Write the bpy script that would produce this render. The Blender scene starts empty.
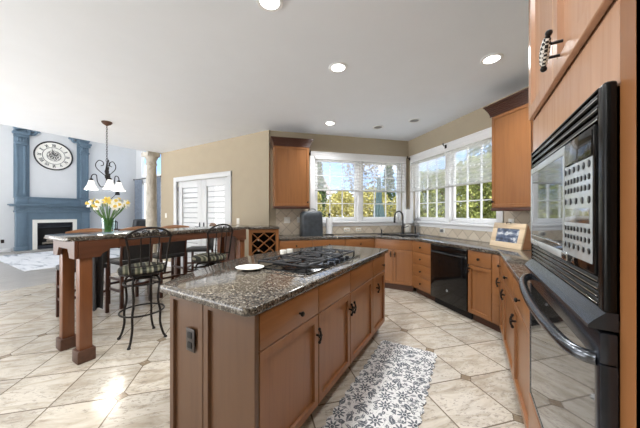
import bpy, bmesh, math, random
from mathutils import Vector, Matrix
random.seed(7)
R = math.radians
S = math.sqrt(.5)
scene = bpy.context.scene
COL = scene.collection

# ------------------------------------------------------------------ camera
cam = bpy.data.cameras.new('camera'); camo = bpy.data.objects.new('camera', cam); COL.objects.link(camo)
camo.location = (0, 0, 1.33); camo.rotation_euler = (R(90), 0, R(30.855))
cam.sensor_width = 36; cam.lens = 257.75 / 640 * 36
cam.shift_x = .00536; cam.shift_y = -.00134; cam.clip_start = .02; cam.clip_end = 200
scene.camera = camo

# ------------------------------------------------------------------ view, world
vs = scene.view_settings
vs.view_transform = 'Standard'; vs.look = 'None'; vs.gamma = 1; vs.use_curve_mapping = False
vs.exposure = 0.93
SKY_NORTH, SKY_SOUTH, UPLIGHT_GAIN = 1.4, 1.75, 2.3
world = bpy.data.worlds.new('world'); scene.world = world; world.use_nodes = True
wn = world.node_tree; wn.nodes.clear()
def _w(t, **k):
    n = wn.nodes.new(t)
    for a, b in k.items(): setattr(n, a, b)
    return n
wo = _w('ShaderNodeOutputWorld'); wb = _w('ShaderNodeBackground'); tc = _w('ShaderNodeTexCoord'); sp = _w('ShaderNodeSeparateXYZ')
cr = _w('ShaderNodeValToRGB'); cn = _w('ShaderNodeTexNoise'); cr2 = _w('ShaderNodeValToRGB'); mx = _w('ShaderNodeMixRGB'); mp = _w('ShaderNodeMapping')
wn.links.new(tc.outputs['Generated'], sp.inputs[0]); wn.links.new(sp.outputs['Z'], cr.inputs[0])
e = cr.color_ramp.elements
e[0].position = 0.0; e[0].color = (.86, .88, .90, 1); e[1].position = .55; e[1].color = (.62, .76, .95, 1)
x = e.new(.03); x.color = (.66, .78, .94, 1); x = e.new(.10); x.color = (.30, .50, .86, 1); x = e.new(.18); x.color = (.22, .42, .82, 1); x = e.new(.34); x.color = (.45, .62, .92, 1)
mp.inputs['Scale'].default_value = (2.2, 2.2, 7)
wn.links.new(tc.outputs['Generated'], mp.inputs[0]); wn.links.new(mp.outputs[0], cn.inputs['Vector'])
cn.inputs['Scale'].default_value = 1.6; cn.inputs['Detail'].default_value = 5
cr2.color_ramp.elements[0].position = .48; cr2.color_ramp.elements[1].position = .68
wn.links.new(cn.outputs['Fac'], cr2.inputs[0])
wn.links.new(cr2.outputs[0], mx.inputs[0]); wn.links.new(cr.outputs[0], mx.inputs[1]); mx.inputs[2].default_value = (.95, .96, .98, 1)
wn.links.new(mx.outputs[0], wb.inputs[0])
# sky boosted on the sun's side (south, behind the camera) as interior fill
mr = _w('ShaderNodeMapRange'); wn.links.new(sp.outputs['Y'], mr.inputs[0])
mr.interpolation_type = 'SMOOTHSTEP'
mr.inputs[1].default_value = .15; mr.inputs[2].default_value = -.55; mr.inputs[3].default_value = SKY_NORTH; mr.inputs[4].default_value = SKY_SOUTH
# glow added to the world below the southern horizon to brighten the ceilings
mg = _w('ShaderNodeMapRange'); wn.links.new(sp.outputs['Z'], mg.inputs[0]); mg.inputs[1].default_value = .0; mg.inputs[2].default_value = -.06; mg.inputs[3].default_value = 0; mg.inputs[4].default_value = 1
ms = _w('ShaderNodeMapRange'); wn.links.new(sp.outputs['Y'], ms.inputs[0]); ms.inputs[1].default_value = 0; ms.inputs[2].default_value = -.3; ms.inputs[3].default_value = 0; ms.inputs[4].default_value = UPLIGHT_GAIN - 1
m1 = _w('ShaderNodeMath', operation='MULTIPLY_ADD'); wn.links.new(mg.outputs[0], m1.inputs[0]); wn.links.new(ms.outputs[0], m1.inputs[1]); m1.inputs[2].default_value = 1
m2 = _w('ShaderNodeMath', operation='MULTIPLY'); wn.links.new(mr.outputs[0], m2.inputs[0]); wn.links.new(m1.outputs[0], m2.inputs[1])
wn.links.new(m2.outputs[0], wb.inputs[1])
mr2 = _w('ShaderNodeMapRange'); wn.links.new(sp.outputs['Y'], mr2.inputs[0]); mr2.inputs[1].default_value = .15; mr2.inputs[2].default_value = -.4; mr2.inputs[3].default_value = 0; mr2.inputs[4].default_value = 1
mxs = _w('ShaderNodeMixRGB'); wn.links.new(mr2.outputs[0], mxs.inputs[0]); wn.links.new(mx.outputs[0], mxs.inputs[1]); mxs.inputs[2].default_value = (.97, .97, .97, 1)
wn.links.new(mxs.outputs[0], wb.inputs[0])
wn.links.new(wb.outputs[0], wo.inputs[0])
CAN_POWER = 70.0
sun = bpy.data.lights.new('sun', 'SUN'); sun.energy = 4.2; sun.angle = R(1.0); sun.color = (1, .97, .92)
suno = bpy.data.objects.new('sun', sun); COL.objects.link(suno); suno.rotation_euler = (R(38), 0, R(8))

# ------------------------------------------------------------------ node helpers
class NT:
    def __init__(s, name):
        s.m = bpy.data.materials.new(name); s.m.use_nodes = True; s.t = s.m.node_tree; s.t.nodes.clear()
        s.out = s.t.nodes.new('ShaderNodeOutputMaterial')
    def n(s, typ, ins=None, **props):
        nd = s.t.nodes.new('ShaderNode' + typ)
        for a, b in props.items(): setattr(nd, a, b)
        for k, v in (ins or {}).items():
            if isinstance(v, bpy.types.NodeSocket): s.t.links.new(v, nd.inputs[k])
            elif v is not None: nd.inputs[k].default_value = v
        return nd
    def math(s, op, a, b=None, c=None):
        return s.n('Math', {0: a, 1: b, 2: c}, operation=op).outputs[0]
    def vm(s, op, a, b=None): return s.n('VectorMath', {0: a, 1: b}, operation=op).outputs[0]
    def obj(s): return s.n('TexCoord').outputs['Object']
    def mapping(s, v, sc=(1, 1, 1), rot=(0, 0, 0), loc=(0, 0, 0)):
        return s.n('Mapping', {'Vector': v, 'Scale': sc, 'Rotation': rot, 'Location': loc}).outputs[0]
    def noise(s, v, scale, detail=3, rough=.5, dist=0):
        return s.n('TexNoise', {'Vector': v, 'Scale': scale, 'Detail': detail, 'Roughness': rough, 'Distortion': dist}).outputs['Fac']
    def ramp(s, f, stops, interp='LINEAR'):
        nd = s.n('ValToRGB', {0: f}); cr = nd.color_ramp; cr.interpolation = interp
        while len(cr.elements) > 1: cr.elements.remove(cr.elements[-1])
        cr.elements[0].position = stops[0][0]; cr.elements[0].color = c4(stops[0][1])
        for p, c in stops[1:]:
            x = cr.elements.new(p); x.color = c4(c)
        return nd.outputs[0]
    def mix(s, f, a, b, mode='MIX'):
        return s.n('MixRGB', {0: f, 1: c4(a) if isinstance(a, tuple) else a, 2: c4(b) if isinstance(b, tuple) else b}, blend_type=mode).outputs[0]
    def bsdf(s, color, rough=.5, metal=0, bump=None, bstr=.2, bdist=.01, **k):
        ins = {'Base Color': c4(color) if isinstance(color, tuple) else color, 'Roughness': rough, 'Metallic': metal}
        ins.update(k)
        if bump is not None:
            ins['Normal'] = s.n('Bump', {'Height': bump, 'Strength': bstr, 'Distance': bdist}).outputs[0]
        b = s.n('BsdfPrincipled', ins)
        s.t.links.new(b.outputs[0], s.out.inputs[0]); return b
def lin(v): return v / 12.92 if v <= .04045 else ((v + .055) / 1.055) ** 2.4
def c4(c):
    return tuple(c) if len(c) == 4 else (c[0], c[1], c[2], 1)
def rgb(r, g, b): return (lin(r / 255), lin(g / 255), lin(b / 255))
def plain(name, col, rough=.5, metal=0, var=.05, scale=20, **k):
    t = NT(name); f = t.noise(t.obj(), scale, 3)
    lo = tuple(max(0, c * (1 - var)) for c in col); hi = tuple(min(1, c * (1 + var)) for c in col)
    t.bsdf(t.ramp(f, [(.3, lo), (.7, hi)]), rough, metal, **k); return t.m
def wood(name, base, dark, axis, rough=.32, scale=1.0):
    t = NT(name); v = t.obj()
    sc = {'z': (26, 26, 1.6), 'x': (1.6, 26, 26), 'y': (26, 1.6, 26)}[axis]
    info = t.n('ObjectInfo').outputs['Random']
    off = t.n('CombineXYZ', {0: t.math('MULTIPLY', info, 9.0), 1: 0.0, 2: t.math('MULTIPLY', info, 5.0)}).outputs[0]
    v2 = t.vm('ADD', v, off)
    f = t.noise(t.mapping(v2, tuple(q * scale for q in sc)), 1.0, 5, .6, .6)
    g = t.noise(t.mapping(v2, tuple(q * .22 * scale for q in sc)), 1.0, 2, .5, .4)
    c = t.ramp(f, [(.25, dark), (.5, base), (.8, tuple(min(1, q * 1.12) for q in base))])
    c = t.mix(t.math('MULTIPLY', g, .35), c, dark)
    t.bsdf(c, rough, 0, bump=f, bstr=.05, bdist=.002); return t.m
MAT = {}
W_B, W_D = rgb(144, 96, 57), rgb(130, 84, 48)
MAT['wood_v'] = wood('cherry_wood_upright', W_B, W_D, 'z')
MAT['wood_h'] = wood('cherry_wood_level', W_B, W_D, 'x')
MAT['wood_glare'] = wood('cherry_wood_painted_glare', rgb(190, 150, 122), rgb(178, 136, 108), 'z', .2)  # cherry with glare painted in as a paler tone, for the oven tower
MAT['wood_dark'] = wood('dark_walnut_wood', rgb(76, 44, 31), rgb(56, 32, 23), 'x')
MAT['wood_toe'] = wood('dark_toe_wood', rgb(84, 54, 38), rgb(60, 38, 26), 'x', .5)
MAT['wood_island_shaded'] = wood('shaded_island_wood', rgb(100, 69, 45), rgb(88, 59, 38), 'z', .38)  # darker than the cabinet cherry: shade painted into the island end
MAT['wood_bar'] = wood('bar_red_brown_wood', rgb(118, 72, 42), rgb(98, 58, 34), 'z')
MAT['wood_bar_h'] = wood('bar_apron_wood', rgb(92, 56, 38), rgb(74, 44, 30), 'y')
MAT['wood_light'] = wood('light_maple_wood', rgb(222, 200, 168), rgb(206, 180, 146), 'x')
MAT['wood_rail'] = wood('chair_rail_wood', rgb(176, 126, 86), rgb(148, 98, 62), 'y')
MAT['iron'] = plain('dark_iron', rgb(42, 38, 36), .42, .7, .2, 60)
MAT['black'] = plain('black_gloss', rgb(12, 12, 13), .08, 0, .1, **{'Specular IOR Level': .4})
MAT['black_satin'] = plain('black_satin', rgb(26, 27, 30), .28, 0, .1)
MAT['black_steel'] = plain('black_steel', rgb(70, 74, 82), .26, .8, .08)
MAT['black_matte'] = plain('black_matte', rgb(24, 23, 23), .7, 0, .2)
MAT['mirror_black'] = plain('mirror_black_oven_glass', rgb(120, 124, 128), .04, .95, .02)
MAT['black_trim'] = plain('black_enamel_trim', rgb(10, 10, 11), .25, 0, .1, **{'Specular IOR Level': .25})
MAT['dark_steel'] = plain('dark_steel_bar', rgb(92, 95, 100), .22, .9, .05)
MAT['cast_iron'] = plain('cast_iron_grate', rgb(34, 33, 34), .45, .2, .2, 80)
MAT['chrome'] = plain('chrome', rgb(210, 212, 215), .15, 1, .02)
MAT['silver'] = plain('silver_panel', rgb(178, 184, 186), .22, .35, .03)
MAT['white'] = plain('white_paint', rgb(238, 239, 240), .35, 0, .01)
MAT['blind_grey'] = plain('grey_blind_backing', rgb(140, 145, 152), .8, 0, .02)
MAT['patio'] = plain('pale_patio_paving', rgb(196, 192, 184), .9, 0, .08, 3)
MAT['rail_grey'] = plain('pale_grey_rail', rgb(186, 186, 182), .5, 0, .02)
MAT['door_paint'] = plain('off_white_door_paint', rgb(206, 209, 212), .35, 0, .01)
MAT['ceramic'] = plain('white_ceramic', rgb(240, 238, 230), .15, 0, .02)
MAT['paper'] = plain('white_paper', rgb(240, 240, 240), .9, 0, .03, 60)
MAT['ceiling'] = plain('ceiling_paint', rgb(232, 237, 244), .9, 0, .01, 4)
MAT['beige'] = plain('tan_wall_paint', rgb(172, 160, 139), .8, 0, .02, 5)
MAT['pale_wall'] = plain('pale_blue_grey_paint', rgb(216, 218, 220), .8, 0, .015, 3)
MAT['blue'] = plain('slate_blue_paint', rgb(100, 121, 138), .4, 0, .05, 6)
MAT['sofa'] = plain('charcoal_leather', rgb(52, 54, 58), .5, 0, .15, 10)
MAT['fabric_black'] = plain('black_leather', rgb(32, 31, 32), .5, 0, .2, 30)
MAT['teal'] = plain('teal_canvas', rgb(52, 72, 75), .8, 0, .12, 8)
MAT['plastic_cover'] = plain('grey_quilted_cover', rgb(58, 64, 70), .4, 0, .3, 14)
MAT['curtain'] = plain('grey_blue_curtain', rgb(132, 142, 156), .8, 0, .15, 14)
MAT['outlet_white'] = plain('white_plate', rgb(236, 234, 226), .4, 0, .01)
MAT['outlet_dark'] = plain('dark_brown_plate', rgb(44, 34, 30), .4, 0, .05)
MAT['steel'] = plain('brushed_steel', rgb(150, 152, 155), .3, .9, .06, 40)
MAT['siding'] = plain('grey_house_siding', rgb(170, 165, 160), .8, 0, .08)
MAT['roof'] = plain('grey_roof_shingles', rgb(126, 118, 116), .9, 0, .2, 6)
MAT['trunk'] = plain('tree_bark', rgb(96, 78, 64), .9, 0, .25, 12)
MAT['petal_white'] = plain('white_petals', rgb(246, 244, 232), .6, 0, .03)
MAT['petal_yellow'] = plain('yellow_trumpet', rgb(242, 216, 110), .6, 0, .08)
MAT['stem'] = plain('green_stem', rgb(98, 138, 70), .6, 0, .15)
MAT['bottle'] = plain('dark_bottle_glass', rgb(22, 26, 22), .1, 0, .1)
MAT['foil'] = plain('pale_bottle_foil', rgb(206, 200, 190), .3, .4, .05)
MAT['bowlwood'] = wood('driftwood', rgb(150, 112, 84), rgb(112, 78, 56), 'y', .6)
MAT['logs'] = plain('pale_gas_logs', rgb(150, 138, 126), .9, 0, .3, 14)

def granite():
    t = NT('speckled_brown_granite'); v = t.obj()
    w = t.vm('ADD', v, t.vm('MULTIPLY', t.n('TexNoise', {'Vector': v, 'Scale': 40.0, 'Detail': 2}).outputs['Color'], (.012, .012, .012)))
    a = t.n('TexVoronoi', {'Vector': w, 'Scale': 118.0}).outputs['Color']
    r = t.n('SeparateColor', {0: a}).outputs[0]
    big = t.noise(v, 14, 3)
    r2 = t.math('ADD', t.math('MULTIPLY', r, .72), t.math('MULTIPLY', big, .40))
    c = t.ramp(r2, [(0.0, rgb(26, 23, 22)), (.34, rgb(40, 35, 33)), (.42, rgb(70, 64, 58)), (.60, rgb(88, 82, 73)), (.68, rgb(60, 51, 44)), (.80, rgb(112, 105, 95)), (.92, rgb(142, 136, 126)), (1, rgb(44, 39, 36))])
    t.bsdf(c, .10, 0, **{'Specular IOR Level': .6}); return t.m
MAT['granite'] = granite()

def travertine():
    t = NT('travertine_floor_tiles'); v = t.obj(); s = t.n('SeparateXYZ', {0: v}); X, Y = s.outputs[0], s.outputs[1]
    u = t.math('MULTIPLY', t.math('ADD', X, Y), S); w = t.math('MULTIPLY', t.math('SUBTRACT', X, Y), S)
    T = .433
    a = t.math('DIVIDE', t.math('SUBTRACT', u, 1.680), T); b = t.math('DIVIDE', t.math('ADD', w, 2.160), T)
    ra, rb = t.math('ROUND', a), t.math('ROUND', b)
    da = t.math('ABSOLUTE', t.math('SUBTRACT', a, ra)); db = t.math('ABSOLUTE', t.math('SUBTRACT', b, rb))
    g = t.math('LESS_THAN', t.math('MINIMUM', da, db), .0115)
    dot = t.math('LESS_THAN', t.math('ADD', da, db), .098)
    ring = t.math('LESS_THAN', t.math('ADD', da, db), .12)
    even = t.math('LESS_THAN', t.math('MODULO', t.math('ADD', ra, 99.0), 3.0), .5)
    dot = t.math('MULTIPLY', dot, even); ring = t.math('MULTIPLY', ring, even)
    cell = t.n('CombineXYZ', {0: t.math('FLOOR', a), 1: t.math('FLOOR', b), 2: 0.0}).outputs[0]
    wn_ = t.n('TexWhiteNoise', {0: cell}, noise_dimensions='3D'); rv = wn_.outputs['Value']
    shift = t.vm('MULTIPLY', wn_.outputs['Color'], (7.0, 7.0, 7.0))
    uw = t.n('CombineXYZ', {0: u, 1: w, 2: 0.0}).outputs[0]
    vv = t.vm('ADD', uw, shift)
    n1 = t.noise(t.mapping(vv, (3.0, 9.0, 1)), 1.0, 5, .65, .8)
    n2 = t.noise(t.mapping(vv, (26, 60, 1)), 1.0, 4, .7)
    c = t.ramp(n1, [(.22, rgb(134, 121, 106)), (.40, rgb(180, 169, 153)), (.58, rgb(206, 198, 185)), (.72, rgb(186, 175, 160)), (.85, rgb(150, 137, 122))])
    tone = t.ramp(rv, [(0, (.90, .90, .90)), (1, (1.05, 1.04, 1.02))])
    c = t.mix(1.0, c, tone, 'MULTIPLY')
    pm = t.noise(t.mapping(vv, (5, 7, 1)), 1.0, 2)
    pit = t.math('MULTIPLY', t.math('GREATER_THAN', n2, .565), t.math('GREATER_THAN', pm, .44))
    c = t.mix(t.math('MULTIPLY', pit, .62), c, rgb(112, 100, 88))
    c = t.mix(g, c, rgb(120, 108, 93)); c = t.mix(ring, c, rgb(112, 98, 82)); c = t.mix(dot, c, rgb(140, 124, 104))
    h = t.math('SUBTRACT', 1.0, t.math('MAXIMUM', g, t.math('MULTIPLY', pit, .5)))
    t.bsdf(c, t.math('ADD', .2, t.math('MULTIPLY', pit, .4)), 0, bump=h, bstr=.35, bdist=.004); return t.m
MAT['tile'] = travertine()

def greywood():
    t = NT('grey_plank_floor'); v = t.obj(); s = t.n('SeparateXYZ', {0: v})
    f = t.noise(t.mapping(v, (18, 1.4, 1)), 1.0, 4)
    b = t.math('LESS_THAN', t.math('FRACT', t.math('DIVIDE', s.outputs[0], .13)), .03)
    c = t.ramp(f, [(.3, rgb(150, 146, 142)), (.7, rgb(184, 180, 176))])
    t.bsdf(t.mix(b, c, rgb(112, 108, 104)), .3); return t.m
MAT['greywood'] = greywood()

def splash(name, tsize):
    t = NT(name); v = t.obj(); s = t.n('SeparateXYZ', {0: v}); X, Z = s.outputs[0], s.outputs[2]
    a = t.math('DIVIDE', t.math('MULTIPLY', t.math('ADD', X, Z), S), tsize); b = t.math('DIVIDE', t.math('MULTIPLY', t.math('SUBTRACT', X, Z), S), tsize)
    fa = t.math('ABSOLUTE', t.math('SUBTRACT', a, t.math('ROUND', a))); fb = t.math('ABSOLUTE', t.math('SUBTRACT', b, t.math('ROUND', b)))
    g = t.math('LESS_THAN', t.math('MINIMUM', fa, fb), .022)
    cell = t.n('CombineXYZ', {0: t.math('ROUND', t.math('ADD', a, .5)), 1: t.math('ROUND', t.math('ADD', b, .5)), 2: 0.0}).outputs[0]
    rv = t.n('TexWhiteNoise', {0: cell}, noise_dimensions='3D').outputs['Value']
    n = t.noise(v, 30, 4)
    c = t.mix(t.math('MULTIPLY', n, .6), t.ramp(rv, [(0, rgb(196, 182, 162)), (1, rgb(226, 216, 200))]), rgb(190, 174, 152))
    t.bsdf(t.mix(g, c, rgb(150, 136, 118)), .35, 0, bump=t.math('SUBTRACT', 1.0, g), bstr=.3, bdist=.004); return t.m
MAT['splash'] = splash('diamond_backsplash_tiles', .15)

def glass(name='window_glass', tint=(1, 1, 1), refl=.08):
    t = NT(name); n = t.noise(t.obj(), 2.0)
    lw = t.n('LayerWeight', {'Blend': .25}).outputs['Fresnel']
    tr = t.n('BsdfTransparent', {0: c4(tint)}).outputs[0]; gl = t.n('BsdfGlossy', {0: c4((1, 1, 1)), 1: .02}).outputs[0]
    f = t.math('MULTIPLY', lw, t.math('ADD', refl, t.math('MULTIPLY', n, .1)))
    t.t.links.new(t.n('MixShader', {0: f, 1: tr, 2: gl}).outputs[0], t.out.inputs[0]); return t.m
MAT['glass'] = glass()
MAT['vase'] = glass('clear_vase_glass', (.86, .92, .92), .25)
def sheer(name, dens):
    t = NT(name); v = t.obj(); s = t.n('SeparateXYZ', {0: v})
    wv = t.math('SINE', t.math('MULTIPLY', s.outputs[2], 900.0))
    tr = t.n('BsdfTransparent', {0: c4((1, 1, 1))}).outputs[0]
    di = t.n('BsdfDiffuse', {0: c4((.86, .86, .84))}).outputs[0]; tl = t.n('BsdfTranslucent', {0: c4((.86, .86, .84))}).outputs[0]
    d2 = t.n('MixShader', {0: .6, 1: di, 2: tl}).outputs[0]
    sway = t.noise(t.mapping(v, (3.0, 1, 1.2)), 1.0, 1)
    wave = t.math('SINE', t.math('ADD', t.math('MULTIPLY', s.outputs[2], 95.0), t.math('MULTIPLY', sway, 26.0)))
    f = t.math('ADD', dens, t.math('ADD', t.math('MULTIPLY', wv, .04), t.math('MULTIPLY', wave, .032)))
    t.t.links.new(t.n('MixShader', {0: f, 1: tr, 2: d2}).outputs[0], t.out.inputs[0]); return t.m
MAT['sheer'] = sheer('sheer_roller_shade', .24); MAT['sheer_dense'] = sheer('denser_roller_shade', .34)
def emis(name, col, st):
    t = NT(name); n = t.noise(t.obj(), 5.0)
    c = t.ramp(n, [(0, tuple(q * .97 for q in col)), (1, col)])
    t.t.links.new(t.n('Emission', {0: c, 1: st}).outputs[0], t.out.inputs[0]); return t.m
MAT['lamp_on'] = emis('lit_lamp_lens', (1, .97, .92), 9)
def shade():
    t = NT('white_glass_shade'); n = t.noise(t.obj(), 8.0)
    b = t.bsdf(t.ramp(n, [(.3, rgb(246, 244, 240)), (.7, rgb(250, 249, 246))]), .3)
    b.inputs['Emission Color'].default_value = (1, .97, .93, 1); b.inputs['Emission Strength'].default_value = .4; return t.m
MAT['shade'] = shade()
def foliage_mat(name, cols, rough=.7):
    t = NT(name); f = t.noise(t.obj(), 5.0, 4, .7); g = t.noise(t.obj(), 24.0, 2)
    f2 = t.math('ADD', t.math('MULTIPLY', f, .45), t.math('MULTIPLY', g, .55))
    c = t.ramp(f2, [(.34 + .32 * i / max(1, len(cols) - 1), q) for i, q in enumerate(cols)])
    d = t.n('BsdfDiffuse', {0: c}).outputs[0]; tl = t.n('BsdfTranslucent', {0: c}).outputs[0]
    t.t.links.new(t.n('MixShader', {0: .35, 1: d, 2: tl}).outputs[0], t.out.inputs[0]); return t.m
MAT['leaf_yellow'] = foliage_mat('yellow_blossom_leaves', [rgb(88, 94, 60), rgb(150, 148, 94), rgb(186, 176, 110), rgb(226, 222, 190)])
MAT['leaf_green'] = foliage_mat('yellow_green_needles', [rgb(56, 72, 38), rgb(126, 136, 74), rgb(196, 194, 128)])
MAT['leaf_dark'] = foliage_mat('dark_green_needles', [rgb(40, 56, 36), rgb(78, 96, 62), rgb(120, 134, 96)])
MAT['leaf_twig'] = foliage_mat('grey_brown_twigs', [rgb(92, 82, 74), rgb(130, 120, 104), rgb(160, 150, 128)])
MAT['grass'] = foliage_mat('lawn_grass', [rgb(104, 122, 66), rgb(150, 158, 96)])
def stripes():
    t = NT('green_cream_striped_fabric'); s = t.n('SeparateXYZ', {0: t.obj()})
    f = t.math('FRACT', t.math('MULTIPLY', t.math('ADD', s.outputs[1], t.math('MULTIPLY', s.outputs[0], .25)), 10.0))
    c = t.ramp(f, [(0, rgb(34, 35, 30)), (.24, rgb(34, 35, 30)), (.26, rgb(124, 121, 100)), (.44, rgb(130, 126, 106)), (.46, rgb(62, 66, 48)), (.68, rgb(62, 66, 48)), (.70, rgb(142, 138, 118)), (.86, rgb(142, 138, 118)), (.88, rgb(34, 35, 30))], 'CONSTANT')
    t.bsdf(c, .8, 0, bump=t.noise(t.obj(), 200), bstr=.1); return t.m
MAT['stripe'] = stripes()
def floral():
    t = NT('grey_floral_print'); v = t.obj(); s0 = t.n('SeparateXYZ', {0: v})
    vf = t.n('CombineXYZ', {0: s0.outputs[0], 1: s0.outputs[1], 2: 0.0}).outputs[0]
    def cells(scale, rnd):
        vo = t.n('TexVoronoi', {'Vector': vf, 'Scale': scale, 'Randomness': rnd}, voronoi_dimensions='2D')
        d = t.vm('SUBTRACT', vf, vo.outputs['Position']); s = t.n('SeparateXYZ', {0: d})
        return s.outputs[0], s.outputs[1], t.n('SeparateColor', {0: vo.outputs['Color']}).outputs[0]
    x, y, r = cells(6.6, .7)
    rad = t.math('SQRT', t.math('ADD', t.math('MULTIPLY', x, x), t.math('MULTIPLY', y, y))); th = t.math('ADD', t.math('ARCTAN2', y, x), t.math('MULTIPLY', r, 6.0))
    pet = t.math('MULTIPLY', .050, t.math('ADD', .72, t.math('MULTIPLY', .28, t.math('COSINE', t.math('MULTIPLY', th, 9.0)))))
    flower = t.math('LESS_THAN', rad, pet)
    core = t.math('MULTIPLY', t.math('LESS_THAN', rad, .017), t.math('GREATER_THAN', rad, .012))
    def leaf(scale, L, Wd):
        x, y, r = cells(scale, .9); a = t.math('MULTIPLY', r, 12.0); ca, sa = t.math('COSINE', a), t.math('SINE', a)
        p = t.math('ADD', t.math('MULTIPLY', x, ca), t.math('MULTIPLY', y, sa)); q = t.math('SUBTRACT', t.math('MULTIPLY', y, ca), t.math('MULTIPLY', x, sa))
        w = t.math('MULTIPLY', Wd, t.math('SUBTRACT', 1.0, t.math('POWER', t.math('ABSOLUTE', t.math('DIVIDE', p, L)), 2.0)))
        b = t.math('LESS_THAN', t.math('ABSOLUTE', q), w)
        rib = t.math('GREATER_THAN', t.math('ABSOLUTE', q), t.math('MULTIPLY', w, .16))
        return t.math('MULTIPLY', b, rib)
    l1 = leaf(12.5, .038, .018); l2 = leaf(24.0, .020, .0105)
    nz = t.noise(t.mapping(vf, (1, 1, 1)), 26.0, 1, .5, 1.2)
    vine = t.math('LESS_THAN', t.math('ABSOLUTE', t.math('SUBTRACT', nz, .5)), .016)
    m = t.math('MAXIMUM', t.math('MAXIMUM', l1, l2), vine)
    near = t.math('LESS_THAN', rad, .054)
    m = t.math('MULTIPLY', m, t.math('SUBTRACT', 1.0, near)); m = t.math('MAXIMUM', m, flower); m = t.math('MULTIPLY', m, t.math('SUBTRACT', 1.0, core))
    c = t.mix(m, rgb(214, 213, 211), t.ramp(t.noise(vf, 60.0), [(.35, rgb(66, 70, 78)), (.65, rgb(112, 116, 122))]))
    t.bsdf(c, .75); return t.m
MAT['floral'] = floral()
def streak_rug():
    t = NT('white_grey_streaked_rug'); f = t.noise(t.mapping(t.obj(), (1.0, 5.0, 1)), 1.0, 4, .6, .6)
    t.bsdf(t.ramp(f, [(.35, rgb(150, 156, 164)), (.46, rgb(222, 224, 228)), (.7, rgb(238, 238, 240)), (.8, rgb(176, 182, 190))]), .9); return t.m
MAT['streak'] = streak_rug()
def stone():
    t = NT('mottled_beige_column_stone'); f = t.noise(t.mapping(t.obj(), (6, 6, 3)), 1.0, 5, .7, 1.0)
    t.bsdf(t.ramp(f, [(.3, rgb(150, 143, 132)), (.5, rgb(184, 178, 167)), (.7, rgb(204, 200, 191))]), .55); return t.m
MAT['stone'] = stone()
def picture():
    t = NT('blue_white_photo_print'); f = t.noise(t.mapping(t.obj(), (10, 1, 16)), 1.0, 5, .6)
    t.bsdf(t.ramp(f, [(.34, rgb(40, 44, 50)), (.46, rgb(74, 86, 112)), (.55, rgb(120, 130, 146)), (.62, rgb(222, 226, 230)), (.74, rgb(74, 80, 72))]), .12); return t.m
MAT['photo'] = picture()
def checker():
    t = NT('black_white_woven_grip'); f = t.n('TexChecker', {'Vector': t.obj(), 'Scale': 110.0}).outputs['Fac']
    t.bsdf(t.mix(f, rgb(20, 20, 20), rgb(226, 224, 218)), .35); return t.m
MAT['check'] = checker()
def siding_slats():
    t = NT('white_slat_shade'); s = t.n('SeparateXYZ', {0: t.obj()})
    f = t.math('FRACT', t.math('DIVIDE', s.outputs[2], .118)); l = t.math('LESS_THAN', f, .10)
    t.bsdf(t.mix(l, rgb(240, 241, 243), rgb(176, 180, 186)), .6); return t.m

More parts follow.
